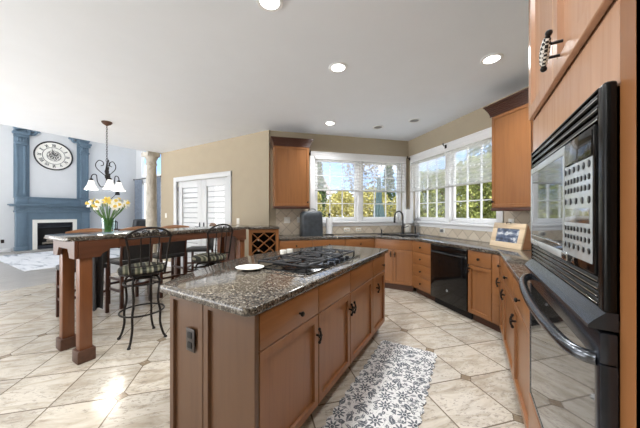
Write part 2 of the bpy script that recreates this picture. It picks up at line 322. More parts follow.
# ------------------------------------------------------------------ mesh builder
def smooth_pts(pts, n=6, closed=False):
    P = [Vector(p) for p in pts]; out = []; m = len(P)
    rng = range(m) if closed else range(m - 1)
    for i in rng:
        p0 = P[(i - 1) % m] if closed or i > 0 else P[i]; p1 = P[i]; p2 = P[(i + 1) % m]; p3 = P[(i + 2) % m] if closed or i + 2 < m else P[min(i + 1, m - 1)]
        for k in range(n):
            t = k / n; t2, t3 = t * t, t ** 3
            out.append(.5 * ((2 * p1) + (p2 - p0) * t + (2 * p0 - 5 * p1 + 4 * p2 - p3) * t2 + (3 * p1 - p0 - 3 * p2 + p3) * t3))
    if not closed: out.append(P[-1])
    return out
class MB:
    def __init__(s): s.bm = bmesh.new(); s.mi = 0
    def _merge(s, b, M=None):
        if M: bmesh.ops.transform(b, matrix=M, verts=b.verts)
        vm = {v: s.bm.verts.new(v.co) for v in b.verts}
        for f in b.faces:
            try: nf = s.bm.faces.new([vm[v] for v in f.verts]); nf.material_index = s.mi
            except ValueError: pass
        b.free(); return s
    def box(s, x0, x1, y0, y1, z0, z1, bev=0, seg=2, M=None):
        b = bmesh.new(); bmesh.ops.create_cube(b, size=1)
        for v in b.verts: v.co = Vector(((x0 + x1) / 2 + v.co.x * (x1 - x0), (y0 + y1) / 2 + v.co.y * (y1 - y0), (z0 + z1) / 2 + v.co.z * (z1 - z0)))
        if bev: bmesh.ops.bevel(b, geom=list(b.edges), offset=bev, segments=seg, affect='EDGES', profile=.5)
        return s._merge(b, M)
    def prism(s, poly, z0, z1, bev=0, M=None):
        b = bmesh.new(); n = len(poly)
        lo = [b.verts.new((p[0], p[1], z0)) for p in poly]; hi = [b.verts.new((p[0], p[1], z1)) for p in poly]
        b.faces.new(list(reversed(lo))); b.faces.new(hi)
        for i in range(n): b.faces.new((lo[i], lo[(i + 1) % n], hi[(i + 1) % n], hi[i]))
        bmesh.ops.recalc_face_normals(b, faces=b.faces)
        if bev: 
            es = [e for e in b.edges if abs(e.verts[0].co.z - e.verts[1].co.z) < 1e-6]
            bmesh.ops.bevel(b, geom=es, offset=bev, segments=2, affect='EDGES', profile=.5)
        return s._merge(b, M)
    def tube(s, pts, r, seg=8, closed=False, rad=None):
        P = [Vector(p) for p in pts]; n = len(P); b = bmesh.new(); rings = []; up = None
        for i, p in enumerate(P):
            if closed: d = P[(i + 1) % n] - P[(i - 1) % n]
            else: d = P[min(i + 1, n - 1)] - P[max(i - 1, 0)]
            d.normalize()
            if up is None:
                up = Vector((0, 0, 1)) if abs(d.z) < .9 else Vector((1, 0, 0))
            a = d.cross(up); a.normalize(); up = a.cross(d); up.normalize()
            rr = rad[i] if rad else r
            rings.append([b.verts.new(p + (a * math.cos(2 * math.pi * k / seg) + up * math.sin(2 * math.pi * k / seg)) * rr) for k in range(seg)])
        m = n if closed else n - 1
        for i in range(m):
            A, B = rings[i], rings[(i + 1) % n]
            for k in range(seg): b.faces.new((A[k], A[(k + 1) % seg], B[(k + 1) % seg], B[k]))
        if not closed: b.faces.new(list(reversed(rings[0]))); b.faces.new(rings[-1])
        bmesh.ops.recalc_face_normals(b, faces=b.faces)
        return s._merge(b)
    def lathe(s, prof, c=(0, 0, 0), seg=20, M=None, cap=True, sx=1, sy=1):
        b = bmesh.new(); rings = []
        for r, z in prof:
            rings.append([b.verts.new((c[0] + r * sx * math.cos(2 * math.pi * k / seg), c[1] + r * sy * math.sin(2 * math.pi * k / seg), c[2] + z)) for k in range(seg)])
        for i in range(len(rings) - 1):
            A, B = rings[i], rings[i + 1]
            for k in range(seg): b.faces.new((A[k], A[(k + 1) % seg], B[(k + 1) % seg], B[k]))
        if cap: b.faces.new(list(reversed(rings[0]))); b.faces.new(rings[-1])
        bmesh.ops.recalc_face_normals(b, faces=b.faces)
        return s._merge(b, M)
    def cyl(s, c, r, h, axis='z', seg=16, r2=None):
        M = Matrix.Translation(c)
        if axis == 'y': M = M @ Matrix.Rotation(R(-90), 4, 'X')
        if axis == 'x': M = M @ Matrix.Rotation(R(90), 4, 'Y')
        return s.lathe([(r, 0), (r if r2 is None else r2, h)], seg=seg, M=M)
    def ball(s, c, r, sc=(1, 1, 1), seg=12, M=None):
        b = bmesh.new(); bmesh.ops.create_uvsphere(b, u_segments=seg, v_segments=max(6, seg // 2 + 1), radius=r)
        for v in b.verts: v.co = Vector((c[0] + v.co.x * sc[0], c[1] + v.co.y * sc[1], c[2] + v.co.z * sc[2]))
        return s._merge(b, M)
    def shaker(s, x0, x1, z0, z1, y=-.02, th=.02, fr=.060, dp=.017):
        b = bmesh.new(); bmesh.ops.create_cube(b, size=1)
        for v in b.verts: v.co = Vector(((x0 + x1) / 2 + v.co.x * (x1 - x0), y + th / 2 + v.co.y * th, (z0 + z1) / 2 + v.co.z * (z1 - z0)))
        bmesh.ops.bevel(b, geom=list(b.edges), offset=.0025, segments=1, affect='EDGES')
        b.faces.ensure_lookup_table()
        f = max((f for f in b.faces if f.normal.y < -.9), key=lambda f: f.calc_area())
        bmesh.ops.inset_region(b, faces=[f], thickness=fr, depth=0); bmesh.ops.inset_region(b, faces=[f], thickness=.004, depth=-dp)
        return s._merge(b)
    def grid(s, fn, nu, nv, cu=False):
        b = bmesh.new(); V = [[b.verts.new(fn(i / nu, j / nv)) for j in range(nv + 1)] for i in range(nu if cu else nu + 1)]
        for i in range(nu):
            for j in range(nv): b.faces.new((V[i][j], V[(i + 1) % len(V)][j], V[(i + 1) % len(V)][j + 1], V[i][j + 1]))
        bmesh.ops.recalc_face_normals(b, faces=b.faces)
        return s._merge(b)
    def build(s, name, mat, parent=None, label=None, loc=None, rotz=0, smooth=35):
        me = bpy.data.meshes.new(name); s.bm.to_mesh(me); s.bm.free()
        for m in (mat if isinstance(mat, (list, tuple)) else [mat]): me.materials.append(MAT[m] if isinstance(m, str) else m)
        if smooth:
            me.polygons.foreach_set('use_smooth', [True] * len(me.polygons)); me.set_sharp_from_angle(angle=R(smooth))
        o = bpy.data.objects.new(name, me); COL.objects.link(o)
        if parent: o.parent = parent
        if loc: o.location = loc
        if rotz: o.rotation_euler.z = rotz
        if label: o['label'] = label
        return o
def tag(o, label, cat, group=None, kind=None):
    o['label'] = label; o['category'] = cat
    if group: o['group'] = group
    if kind: o['kind'] = kind
    return o
def thing(name, label, cat, loc=(0, 0, 0), rotz=0, group=None):
    o = bpy.data.objects.new(name, None); COL.objects.link(o); o.location = loc; o.rotation_euler.z = rotz; o.empty_display_size = .1
    return tag(o, label, cat, group)
def struct(name, mb, mat, loc=None, rotz=0, parent=None, **k):
    o = mb.build(name, mat, parent, None, loc, rotz, **k)
    if not parent: o['kind'] = 'structure'
    return o
def sempty(name, loc, rotz=0):
    o = bpy.data.objects.new(name, None); COL.objects.link(o); o.location = loc; o.rotation_euler.z = rotz; o['kind'] = 'structure'; return o
# wall frames: back wall runs at +45 degrees, sink-side right wall at -45 degrees
U2, U1 = 4.865, 3.253
A2, A1 = R(45), R(-45)
def B2(t, u, z=0): return ((t - u) * S, (t + u) * S, z)       # back wall frame -> world
def B1(t, u, z=0): return ((t + u) * S, (u - t) * S, z)       # right wall frame -> world
CEIL = 2.87

# ================================================================== STRUCTURE
struct('floor', MB().prism([(-6.85, -3), (1.07, -3), (1.07, 3.62), (-1.14, 5.85), (-3.25, 3.75), (-6.85, 3.75)], -.1, 0), 'tile', smooth=0)
struct('floor_family_room', MB().box(-13.7, -6.851, -3, 6.2, -.1, -.001), 'greywood', smooth=0)
struct('ceiling', MB().prism([(-6.98, -3), (1.07, -3), (1.07, 3.75), (-1.14, 5.96), (-3.3, 3.80), (-6.98, 3.80)], CEIL, 3.17), 'ceiling', smooth=0)
struct('ceiling_family_room', MB().box(-13.7, -6.7, -3, 6.2, 5.6, 5.8), 'ceiling', smooth=0)
struct('wall_gallery', MB().box(-6.98, -6.83, -3, 6.05, 3.171, 5.6), 'pale_wall', smooth=0)
# left wall (with the french doors): inner face Y=3.64
DX0, DX1, DZ = -6.15, -4.28, 2.11
m = MB(); m.box(-6.84, DX0, 3.64, 3.79, 0, CEIL); m.box(DX1, -3.20, 3.64, 3.79, 0, CEIL); m.box(DX0, DX1, 3.64, 3.79, DZ, CEIL)
struct('wall_left', m, 'beige', smooth=0)
struct('wall_family_side', MB().box(-6.84, -6.69, 3.80, 6.05, 0, CEIL + .3), 'pale_wall', smooth=0)
# back wall (45 degrees)
T20, T21, WZ0, WZ1 = 1.18, 3.10, 1.17, 2.43
m = MB(); m.box(.283, T20, U2, U2 + .15, 0, CEIL); m.box(T21, 3.253, U2, U2 + .15, 0, CEIL)
m.box(T20, T21, U2, U2 + .15, 0, WZ0); m.box(T20, T21, U2, U2 + .15, WZ1, CEIL)
struct('wall_back', m, 'beige', rotz=A2, smooth=0)
# right wall along the sink run
T10, T11 = -4.69, -2.80
m = MB(); m.box(-4.865, T10, U1, U1 + .15, 0, CEIL); m.box(T11, -1.90, U1, U1 + .15, 0, CEIL)
m.box(T10, T11, U1, U1 + .15, 0, WZ0); m.box(T10, T11, U1, U1 + .15, WZ1, CEIL)
struct('wall_right', m, 'beige', rotz=A1, smooth=0)
struct('wall_family_sun_screen', MB().box(-13.7, -6.99, -3.15, -3.0, 3.5, 5.6), 'pale_wall', smooth=0)  # unseen upper wall, added to keep the sun off the family room floor
struct('wall_south_light_screen', MB().box(-3.0, 1.07, -3.15, -3.0, 0, CEIL), 'beige', smooth=0)  # unseen wall, added and sized to hold back light from the south
struct('wall_oven_side', MB().box(.93, 1.07, -3, 3.62, 0, CEIL), 'beige', smooth=0)
# family room
struct('wall_fireplace', MB().box(-13.7, -13.5, -3, 6.05, 0, 5.6), 'pale_wall', smooth=0)
m = MB(); m.box(-13.7, -13.05, 6.05, 6.2, 0, 5.6); m.box(-11.3, -6.7, 6.05, 6.2, 0, 5.6); m.box(-13.05, -11.3, 6.05, 6.2, 0, .3); m.box(-13.05, -11.3, 6.05, 6.2, 2.75, 2.95); m.box(-13.05, -11.3, 6.05, 6.2, 4.6, 5.6)
struct('wall_family_window', m, 'pale_wall', smooth=0)
struct('baseboard_fireplace', MB().box(-13.5, -13.48, -3, 2.2, 0, .14, .004), 'white')
m = MB(); m.box(-6.838, DX0 - .1, 3.615, 3.638, 0, .12, .004); m.box(DX1 + .1, -3.45, 3.615, 3.638, 0, .12, .004)
struct('baseboard_left', m, 'white')

def wall_window(n, rotz, t0, t1, u, sashmid, out):
    """two sash window with casing, sill, muntins, panes; local frame of the wall (t, u, z)"""
    w = sempty('window_%d' % n, (0, 0, 0), rotz)
    z0, z1 = WZ0, WZ1
    m = MB(); c = .085
    m.box(t0 - c, t1 + c, u - .022, u - .001, z1, z1 + c - .01, .004); m.box(t0 - c, t0, u - .022, u - .001, z0 - .02, z1, .004); m.box(t1, t1 + c, u - .022, u - .001, z0 - .02, z1, .004)
    m.box(t0 - c - .01, t1 + c + .01, u - .03, u - .001, z1 + c - .01, z1 + c + .012, .004)
    m.build('casing', 'white', w)
    m = MB(); m.box(t0 - c - .01, t1 + c + .01, u - .05, u + .04, z0 - .035, z0, .006); m.box(t0 - c, t1 + c, u - .02, u - .001, z0 - .10, z0 - .036, .004)
    m.build('sill', 'white', w)
    m = MB(); m.box(t0, t1, u + .03, u + .13, z0, z0 + .035); m.box(t0, t1, u + .03, u + .13, z1 - .035, z1); m.box(t0, t0 + .035, u + .03, u + .13, z0, z1); m.box(t1 - .035, t1, u + .03, u + .13, z0, z1); m.box(sashmid - .05, sashmid + .05, u + .0, u + .13, z0, z1, .004)
    m.build('jamb', 'white', w)
    for a, b in ((t0 + .035, sashmid - .05), (sashmid + .05, t1 - .035)):
        f = MB(); k = .045; y0, y1 = u + .06, u + .10
        f.box(a, b, y0, y1, z0 + .035, z0 + .035 + k, .003); f.box(a, b, y0, y1, z1 - .035 - k, z1 - .035, .003); f.box(a, a + k, y0, y1, z0 + .035, z1 - .035, .003); f.box(b - k, b, y0, y1, z0 + .035, z1 - .035, .003)
        fo = f.build('sash', 'white', w)
        g = MB(); zz0, zz1 = z0 + .035 + k, z1 - .035 - k
        for i in (1, 2): x = a + k + (b - a - 2 * k) * i / 3; g.box(x - .008, x + .008, u + .068, u + .092, zz0, zz1)
        for i in (1, 2, 3): z = zz0 + (zz1 - zz0) * i / 4; g.box(a + k, b - k, u + .068, u + .092, z - .008, z + .008)
        g.build('muntins', 'white', fo)
        MB().box(a + k, b - k, u + .078, u + .082, zz0, zz1).build('pane', 'glass', fo)
        MB().box((a + b) / 2 - .03, (a + b) / 2 + .03, u + .045, u + .06, z0 + .038, z0 + .06, .003).build('crank', 'white', fo)
    return w
wall_window(1, A2, T20, T21, U2, 2.14, 1)
wall_window(2, A1, T10, T11, U1, -3.743, 1)
def roller(label, rotz, t0, t1, u, z0, z1, org):
    o = thing('roller_shade', label, 'window shade', (org((t0 + t1) / 2, u - .012, z1)), rotz, 'sheer roller shades')
    w = (t1 - t0) / 2
    MB().box(-w, w, -.003, -.001, z0 - z1, -.02).build('shade_cloth', 'sheer' if rotz > 0 else 'sheer_dense', o)
    MB().box(-w - .005, w + .005, -.022, .010, -.045, .005, .006).build('headrail', 'white', o)
    MB().box(-w, w, -.010, .006, z0 - z1 - .028, z0 - z1, .004).build('bottom_rail', 'rail_grey', o)
roller('sheer roller shade over the left sash of the back window', A2, T20 + .01, 2.135, U2 - .025, 1.79, 2.42, B2)
roller('sheer roller shade over the back window sash with the closed teal umbrella outside', A2, 2.145, T21 + .03, U2 - .025, 1.79, 2.42, B2)
roller('sheer roller shade over the right wall sash nearest the sink corner', A1, T10 - .03, -3.75, U1 - .025, 1.79, 2.42, B1)
roller('sheer roller shade over the right wall sash beside the tall upper cabinet', A1, -3.738, T11 + .03, U1 - .025, 1.79, 2.42, B1)
# small dark shade brackets by the casing heads
for t, u, org, rz, lab in ((1.085, U2, B2, A2, 'small dark bracket at the casing beside the back upper cabinet'), (-4.785, U1, B1, A1, 'small dark bracket in the corner between the two windows'), (-3.743, U1, B1, A1, 'small dark bracket at the head of the right wall window mullion')):
    m = MB(); m.box(-.02, .02, -.035, -.023, -.03, .03, .004); m.tube([(0, -.03, .01), (0, -.07, .01), (0, -.08, .035)], .007); m.ball((0, -.08, .04), .014)
    tag(m.build('curtain_bracket', 'iron', loc=org(t, u, 2.47), rotz=rz), lab, 'bracket', 'shade brackets')

# french doors
d = sempty('door_1', (0, 0, 0))
m = MB(); k = .085
m.box(DX0 - k, DX0 + .02, 3.612, 3.66, 0, DZ + k, .005); m.box(DX1 - .02, DX1 + k, 3.612, 3.66, 0, DZ + k, .005); m.box(DX0 - k, DX1 + k, 3.610, 3.66, DZ - .02, DZ + k, .005)
m.build('casing', 'door_paint', d)
MB().box(DX0, DX1, 3.64, 3.79, .001, .025, .003).build('threshold', 'iron', d)
MAT['slats'] = siding_slats()
mid = (DX0 + DX1) / 2
for a, b, hx in ((DX0 + .02, mid - .003, -1), (mid + .003, DX1 - .02, 1)):
    f = MB(); st = .155; y0, y1 = 3.672, 3.715
    f.box(a, a + st, y0, y1, .03, DZ - .02, .004); f.box(b - st, b, y0, y1, .03, DZ - .02, .004); f.box(a + st, b - st, y0, y1, .03, .27, .004); f.box(a + st, b - st, y0, y1, DZ - .02 - .16, DZ - .02, .004)
    lf = f.build('door_leaf', 'door_paint', d)
    MB().box(a + st, b - st, 3.690, 3.694, .27, DZ - .18).build('pane', 'glass', lf)
    MB().box(a + st + .001, b - st - .001, 3.722, 3.726, .27, DZ - .18).build('blind_backing', 'blind_grey', lf)
    n = MB(); z = .285
    while z < DZ - .2:
        n.box(a + st + .005, b - st - .005, 3.70, 3.712, z, z + .100, .003, M=None); z += .118
    n.build('slat_blind', 'door_paint', lf)
    h = MB(); e = a if hx < 0 else b
    for z in (.25, 1.05, 1.86): h.box(e - .012, e + .012, 3.655, 3.672, z, z + .11, .003)
    h.build('hinges', 'black_steel', lf)
    hx2 = b - .07 if hx < 0 else a + .07
    h = MB(); h.box(hx2 - .02, hx2 + .02, 3.662, 3.672, .92, 1.12, .004); h.tube([(hx2, 3.668, 1.02), (hx2, 3.625, 1.02), (hx2 - hx * -.09, 3.622, 1.02)], .008)
    h.build('lever', 'black_steel', lf)

# family room window
w = sempty('window_3', (0, 0, 0))
m = MB()
for z0, z1 in ((.3, 2.75), (2.95, 4.6)):
    m.box(-13.05, -11.3, 6.06, 6.16, z0, z0 + .06); m.box(-13.05, -11.3, 6.06, 6.16, z1 - .06, z1); m.box(-13.05, -12.98, 6.06, 6.16, z0, z1); m.box(-11.37, -11.3, 6.06, 6.16, z0, z1); m.box(-12.21, -12.14, 6.06, 6.16, z0, z1)
m.build('frame', 'white', w)
for z0, z1 in ((.36, 2.69), (3.01, 4.54)): MB().box(-12.98, -11.37, 6.10, 6.105, z0, z1).build('pane', 'glass', w)
def curtain(label, x0, x1):
    m = MB(); m.grid(lambda a, b: (x0 + (x1 - x0) * a, 5.97 + .035 * math.sin(a * 26), .03 + 2.83 * b), 40, 2)
    m.grid(lambda a, b: (x0 + (x1 - x0) * a, 5.982 + .035 * math.sin(a * 26), .03 + 2.83 * b), 40, 2)
    o = m.build('curtain', 'curtain'); tag(o, label, 'curtain', 'family room curtains')
curtain('grey blue curtain left of the stone column, at the family room window', -13.45, -12.86)
curtain('grey blue curtain right of the stone column, beside the tan wall edge', -11.72, -11.3)
m = MB(); m.tube([(-13.47, 5.95, 2.88), (-11.2, 5.95, 2.88)], .015); m.ball((-13.47, 5.95, 2.88), .03); m.ball((-11.2, 5.95, 2.88), .03)
m.tube([(-12.2, 5.95, 2.88), (-12.2, 6.049, 2.88)], .01)
tag(m.build('curtain_rod', 'iron'), 'dark curtain rod across the family room window', 'curtain rod')

# backsplash (stuck on the walls)
m = MB(); m.box(.442, T20 - .096, U2 - .012, U2 - .001, .921, 1.425); m.box(T20 - .096, 3.24, U2 - .012, U2 - .001, .921, WZ0 - .102); struct('trim_1', m, 'splash', rotz=A2, smooth=0)
m = MB(); m.box(-4.852, T11 + .097, U1 - .012, U1 - .001, .921, WZ0 - .102); m.box(T11 + .097, -1.965, U1 - .012, U1 - .001, .921, 1.375); struct('trim_2', m, 'splash', rotz=A1, smooth=0)

# ================================================================== CABINETS
def knob(parent, x, z, y=-.02):
    m = MB(); m.lathe([(.006, 0), (.006, .012), (.013, .016), (.015, .022), (.012, .028), (.004, .031)], seg=12, M=Matrix.Translation((x, y, z)) @ Matrix.Rotation(R(90), 4, 'X'))
    m.build('knob', 'iron', parent)
def pull(parent, x, z, y=-.02):
    m = MB(); m.lathe([(.007, 0), (.007, .02), (.012, .026), (.010, .034)], seg=10, M=Matrix.Translation((x, y, z)) @ Matrix.Rotation(R(90), 4, 'X'))
    m.tube(smooth_pts([(x, y - .022, z - .038), (x, y - .030, z - .02), (x, y - .032, z), (x, y - .030, z + .02), (x, y - .022, z + .038)], 4), .007, 8, rad=None)
    m.ball((x, y - .022, z - .040), .010); m.ball((x, y - .022, z + .040), .010)
    m.tube([(x - .016, y - .03, z), (x + .016, y - .03, z)], .006)
    m.build('handle', 'iron', parent)
def cabinet(label, loc, rotz, w, fronts, d=.58, h=.878, group='base cabinets', mv='wood_v', mh='wood_h', toe=.1, name='base_cabinet', body=True, cat='cabinet'):
    o = thing(name, label, cat, loc, rotz, group)
    if body: MB().box(.0008, w - .0008, 0, d, toe, h).build('carcass', mv, o, smooth=0)
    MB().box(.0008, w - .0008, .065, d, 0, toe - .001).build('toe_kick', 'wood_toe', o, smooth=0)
    for f in fronts:
        k, x0, x1, z0, z1 = f[:5]
        if k == 'door': p = MB().shaker(x0, x1, z0, z1).build('door', mv, o)
        else: p = MB().box(x0, x1, -.02, 0, z0, z1, .003, 2).build('drawer' if k == 'drawer' else 'drawer_panel', mh, o)
        for q in f[5:]:
            (knob if q[0] == 'k' else pull)(p, q[1], q[2])
    return o
g = .004
# back run: three cabinets, drawer over door
for i, (t0, t1, lab) in enumerate(((.442, 1.003, 'cherry base cabinet under the covered grey appliance, right of the wine rack'), (1.003, 1.590, 'cherry base cabinet under the paper towel stand, second from the wine rack'), (1.590, 2.155, 'cherry base cabinet left of the corner sink cabinet'))):
    w = t1 - t0
    cabinet(lab, B2(t0, 4.264), A2, w, [('drawer', g, w - g, .70, .872, ('k', w / 2, .785)), ('door', g, w / 2 - .0015, .115, .694, ('p', w / 2 - .04, .60)), ('door', w / 2 + .0015, w - g, .115, .694, ('p', w / 2 + .04, .60))])
# corner sink cabinet
w = .648
o = cabinet('cherry corner sink cabinet with two doors and a vent grille at the toe', (-1.478, 4.536, 0), 0, w, [('panel', g, w - g, .70, .872), ('door', g, w / 2 - .0015, .115, .694, ('p', w / 2 - .035, .62)), ('door', w / 2 + .0015, w - g, .115, .694, ('p', w / 2 + .035, .62))], d=.03, name='sink_cabinet')
def L(x, y): return (x + 1.478, y - 4.536)
pts = [(.001, .031), (w - .001, .031), L(*B1(-3.795, 3.19)[:2]), L(*B1(-4.78, 3.19)[:2]), L(*B2(2.18, 4.80)[:2])]
MB().prism(pts, .1, .66).build('cabinet_body', 'wood_v', o, smooth=0)
m = MB(); m.box(.06, .42, .055, .064, .015, .085)
for i in range(14): m.box(.07 + i * .025, .083 + i * .025, .048, .055, .022, .078)
m.build('vent_grille', 'black_matte', o)
# right run
w = .466
zz = [.115, .305, .500, .695, .872]
cabinet('stack of four cherry drawers between the sink cabinet and the black dishwasher', B1(-3.784, 2.616), A1, w, [('drawer', g, w - g, zz[i] + g, zz[i + 1], ('k', w / 2, (zz[i] + zz[i + 1]) / 2)) for i in range(4)], name='drawer_cabinet')
w = .426
cabinet('narrow cherry cabinet with one drawer over one door right of the dishwasher', B1(-2.640, 2.616), A1, w, [('drawer', g, .325, .70, .872, ('k', .165, .785)), ('door', g, .325, .115, .694, ('p', .03, .655)), ('panel', .333, w - .006, .115, .872)], d=.55)
# oven-side run (faces -X)
ys = [3.36, 2.98, 2.33, 1.668]
labs = ['cherry base cabinet in the inner corner beside the narrow cabinet', 'cherry base cabinet in the middle of the short run beside the ovens', 'cherry base cabinet right against the oven tower']
for i in range(3):
    w = ys[i] - ys[i + 1]
    fr = [('drawer', g, w - g, .70, .872, ('k', w * (.45 if i else .3), .785)), ('door', g, w - g, .115, .694, ('p', .05 + .1 * (i > 0), .60))]
    cabinet(labs[i], (.285, ys[i], 0), R(-90), w, fr, d=.60, mh='wood_v')
# dishwasher
o = thing('dishwasher', 'glossy black dishwasher between the drawer stack and the narrow cabinet', 'dishwasher', B1(-3.316, 2.616), A1)
w = .674
MB().box(.002, w - .002, .0, .55, .1, .876).build('tub', 'black_matte', o, smooth=0)
MB().box(.004, w - .004, -.03, -.001, .105, .79, .006).build('door', 'black', o)
MB().box(.004, w - .004, -.03, -.001, .794, .874, .006).build('control_strip', 'black', o)
m = MB(); m.tube([(.05, -.034, .775), (.05, -.055, .775), (w - .05, -.055, .775), (w - .05, -.034, .775)], .009); m.build('handle', 'black_satin', o)
MB().box(.004, w - .004, .05, .07, 0, .1).build('kick_plate', 'black_matte', o)
m = MB(); m.cyl((w / 2, -.0305, .27), .017, .0012, 'y', 20); m.lathe([(.010, 0), (.014, 0), (.014, .001), (.010, .001)], seg=20, M=Matrix.Translation((w / 2, -.0315, .27)) @ Matrix.Rotation(R(90), 4, 'X'), cap=False); m.build('emblem', 'silver', o)

# countertop with sink cut-out
fl = 4.234; fr_ = 2.586
cpoly = [B2(.442, fl)[:2], (-1.50, fl * math.sqrt(2) - 1.50)]
def front_D2(y): return y - fl * math.sqrt(2)
def front_D1(y): return fr_ * math.sqrt(2) - y
cpoly = [B2(.441, fl)[:2], (front_D2(4.44), 4.44), (front_D2(4.47) + .008, 4.475), (-1.44, 4.495), (-.90, 4.495), (front_D1(4.46) - .012, 4.475), (front_D1(4.43), 4.43), (.258, front_D1(0) - .258), (.258, 1.668), (.905, 1.668), (.905, 3.68), B1(-1.975, U1 - .013)[:2], B1(-4.85, U1 - .013)[:2], B2(3.238, U2 - .013)[:2], B2(.441, U2 - .013)[:2]]
ctop = MB().prism(cpoly, .88, .92, .006).build('countertop', 'granite', smooth=30)
def cutter(x0, x1, y0, y1):
    m = MB(); m.box(x0, x1, y0, y1, .8, 1.0); c = m.build('cut', 'granite')
    b = c.data
    return c
SX0, SX1, SY0, SY1 = -1.52, -.80, 4.72, 5.13
c = cutter(SX0, SX1, SY0, SY1)
mod = ctop.modifiers.new('b', 'BOOLEAN'); mod.operation = 'DIFFERENCE'; mod.object = c; mod.solver = 'EXACT'
bpy.context.view_layer.update()
dg = bpy.context.evaluated_depsgraph_get()
nm = bpy.data.meshes.new_from_object(ctop.evaluated_get(dg)); ctop.modifiers.clear(); ctop.data = nm
bpy.data.objects.remove(c, do_unlink=True)
tag(ctop, 'long angled granite countertop running under the windows around the corner sink', 'countertop')
# sink
o = thing('kitchen_sink', 'dark undermount double sink in the granite below the corner', 'sink', (0, 0, .70))
m = MB(); t_ = .006
x0, x1, y0, y1 = SX0 + .002, SX1 - .002, SY0 + .002, SY1 - .002
m.box(x0, x1, y0, y1, 0, t_); m.box(x0, x0 + t_, y0, y1, t_, .212); m.box(x1 - t_, x1, y0, y1, t_, .212); m.box(x0 + t_, x1 - t_, y0, y0 + t_, t_, .212); m.box(x0 + t_, x1 - t_, y1 - t_, y1, t_, .212); m.box(-1.165, -1.15, y0 + t_, y1 - t_, t_, .18)
m.build('basin', 'black_satin', o)
m = MB()
for xx in (-1.34, -.98): m.lathe([(.045, t_), (.045, t_ + .003), (.03, t_ + .003), (.028, t_ + .001)], (xx, 4.93, 0), 20)
m.build('drain', 'steel', o)
# faucet
o = thing('faucet', 'tall black gooseneck faucet with a side lever behind the sink', 'faucet', (-1.15, 5.25, .921))
m = MB(); m.lathe([(.032, 0), (.032, .012), (.022, .02), (.02, .10), (.024, .105), (.024, .15), (.014, .16)], seg=16); m.build('base', 'black_satin', o)
m = MB(); m.tube(smooth_pts([(0, 0, .15), (0, 0, .33), (-.012, -.02, .40), (-.05, -.07, .445), (-.10, -.13, .42), (-.12, -.155, .36), (-.122, -.158, .31)], 6), .0135, 10); m.build('spout', 'black_satin', o)
MB().lathe([(.014, 0), (.019, .02), (.019, .09), (.015, .1)], (-.122, -.158, .22), 14).build('spray_head', 'black_satin', o)
m = MB(); m.tube([(.02, .0, .13), (.06, .01, .135), (.11, .015, .16)], .008); m.build('lever', 'black_satin', o)
for x, y, lab in ((-1.185, 5.33, 'small black pump behind the faucet, on its left'), (-.93, 5.33, 'small black pump standing right of the faucet base'), (-1.53, 5.10, 'short black dispenser at the left end of the sink')):
    o = thing('soap_pump', lab, 'soap dispenser', (x, y, .921), 0, 'pumps around the sink')
    k = .55 if x < -1.4 else 1
    MB().lathe([(.022, 0), (.022, .006), (.013, .012), (.011, .10 * k), (.014, .105 * k), (.014, .13 * k)], seg=12).build('body', 'black_satin', o)
    m = MB(); m.tube([(0, 0, .13 * k), (0, 0, .155 * k), (0, -.05, .158 * k)], .007); m.build('nozzle', 'black_satin', o)
o = thing('paper_towel_roll', 'thick white paper towel roll in the corner behind the faucet', 'paper towels', (-1.10, 5.50, .921))
MB().lathe([(.075, 0), (.075, .012), (.01, .014), (.01, .50), (.016, .505), (.016, .52), (.003, .525)], seg=20).build('stand', 'steel', o)
MB().lathe([(.022, .20), (.085, .20), (.085, .485), (.022, .485)], seg=28).build('roll', 'paper', o)
MB().lathe([(.055, .015), (.065, .03), (.065, .16), (.04, .19), (.03, .195)], seg=20).build('white_cup', 'ceramic', o, 'white round cup at the stand foot')
o = thing('utensil_rack', 'grey wire rack standing right of the corner paper towel roll', 'rack', (-.91, 5.44, .921))
m = MB()
for i in range(5): m.tube([(-.05 + i * .025, 0, 0), (-.05 + i * .025, .01, .33 - .02 * abs(i - 2))], .006)
for z in (.02, .16, .29): m.tube([(-.055, .0, z), (.055, .0, z)], .006)
m.box(-.06, .06, -.04, .04, 0, .012, .003); m.build('wire_frame', 'steel', o)

# wine rack cabinet + raised granite
t0, w = -.045, .478
o = thing('wine_rack', 'cherry wine rack cabinet with a diamond lattice at the end of the raised bar', 'wine rack', B2(t0, 4.264), A2)
H = 1.068
m = MB(); m.box(0, .05, 0, .56, .10, H); m.box(w - .05, w, 0, .56, .10, H); m.box(.05, w - .05, 0, .56, H - .055, H); m.box(.05, w - .05, 0, .56, .10, .52); m.box(.05, w - .05, .54, .56, .52, H - .055)
m.build('carcass', 'wood_v', o, smooth=0)
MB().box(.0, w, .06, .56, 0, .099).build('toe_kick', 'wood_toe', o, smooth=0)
LX0, LX1, LZ0, LZ1 = .05, w - .05, .52, H - .055
cw, ch = (LX1 - LX0) / 2, (LZ1 - LZ0) / 3 if False else .165
m = MB()
def clip(p, q):
    # Liang-Barsky to lattice opening
    x0, z0 = p; x1, z1 = q; a, b = 0, 1
    for pp, qq in ((-(x1 - x0), x0 - LX0), (x1 - x0, LX1 - x0), (-(z1 - z0), z0 - LZ0), (z1 - z0, LZ1 - z0)):
        if abs(pp) < 1e-9:
            if qq < 0: return None
        else:
            r = qq / pp
            if pp < 0: a = max(a, r)
            else: b = min(b, r)
    return None if a >= b else ((x0 + a * (x1 - x0), z0 + a * (z1 - z0)), (x0 + b * (x1 - x0), z0 + b * (z1 - z0)))
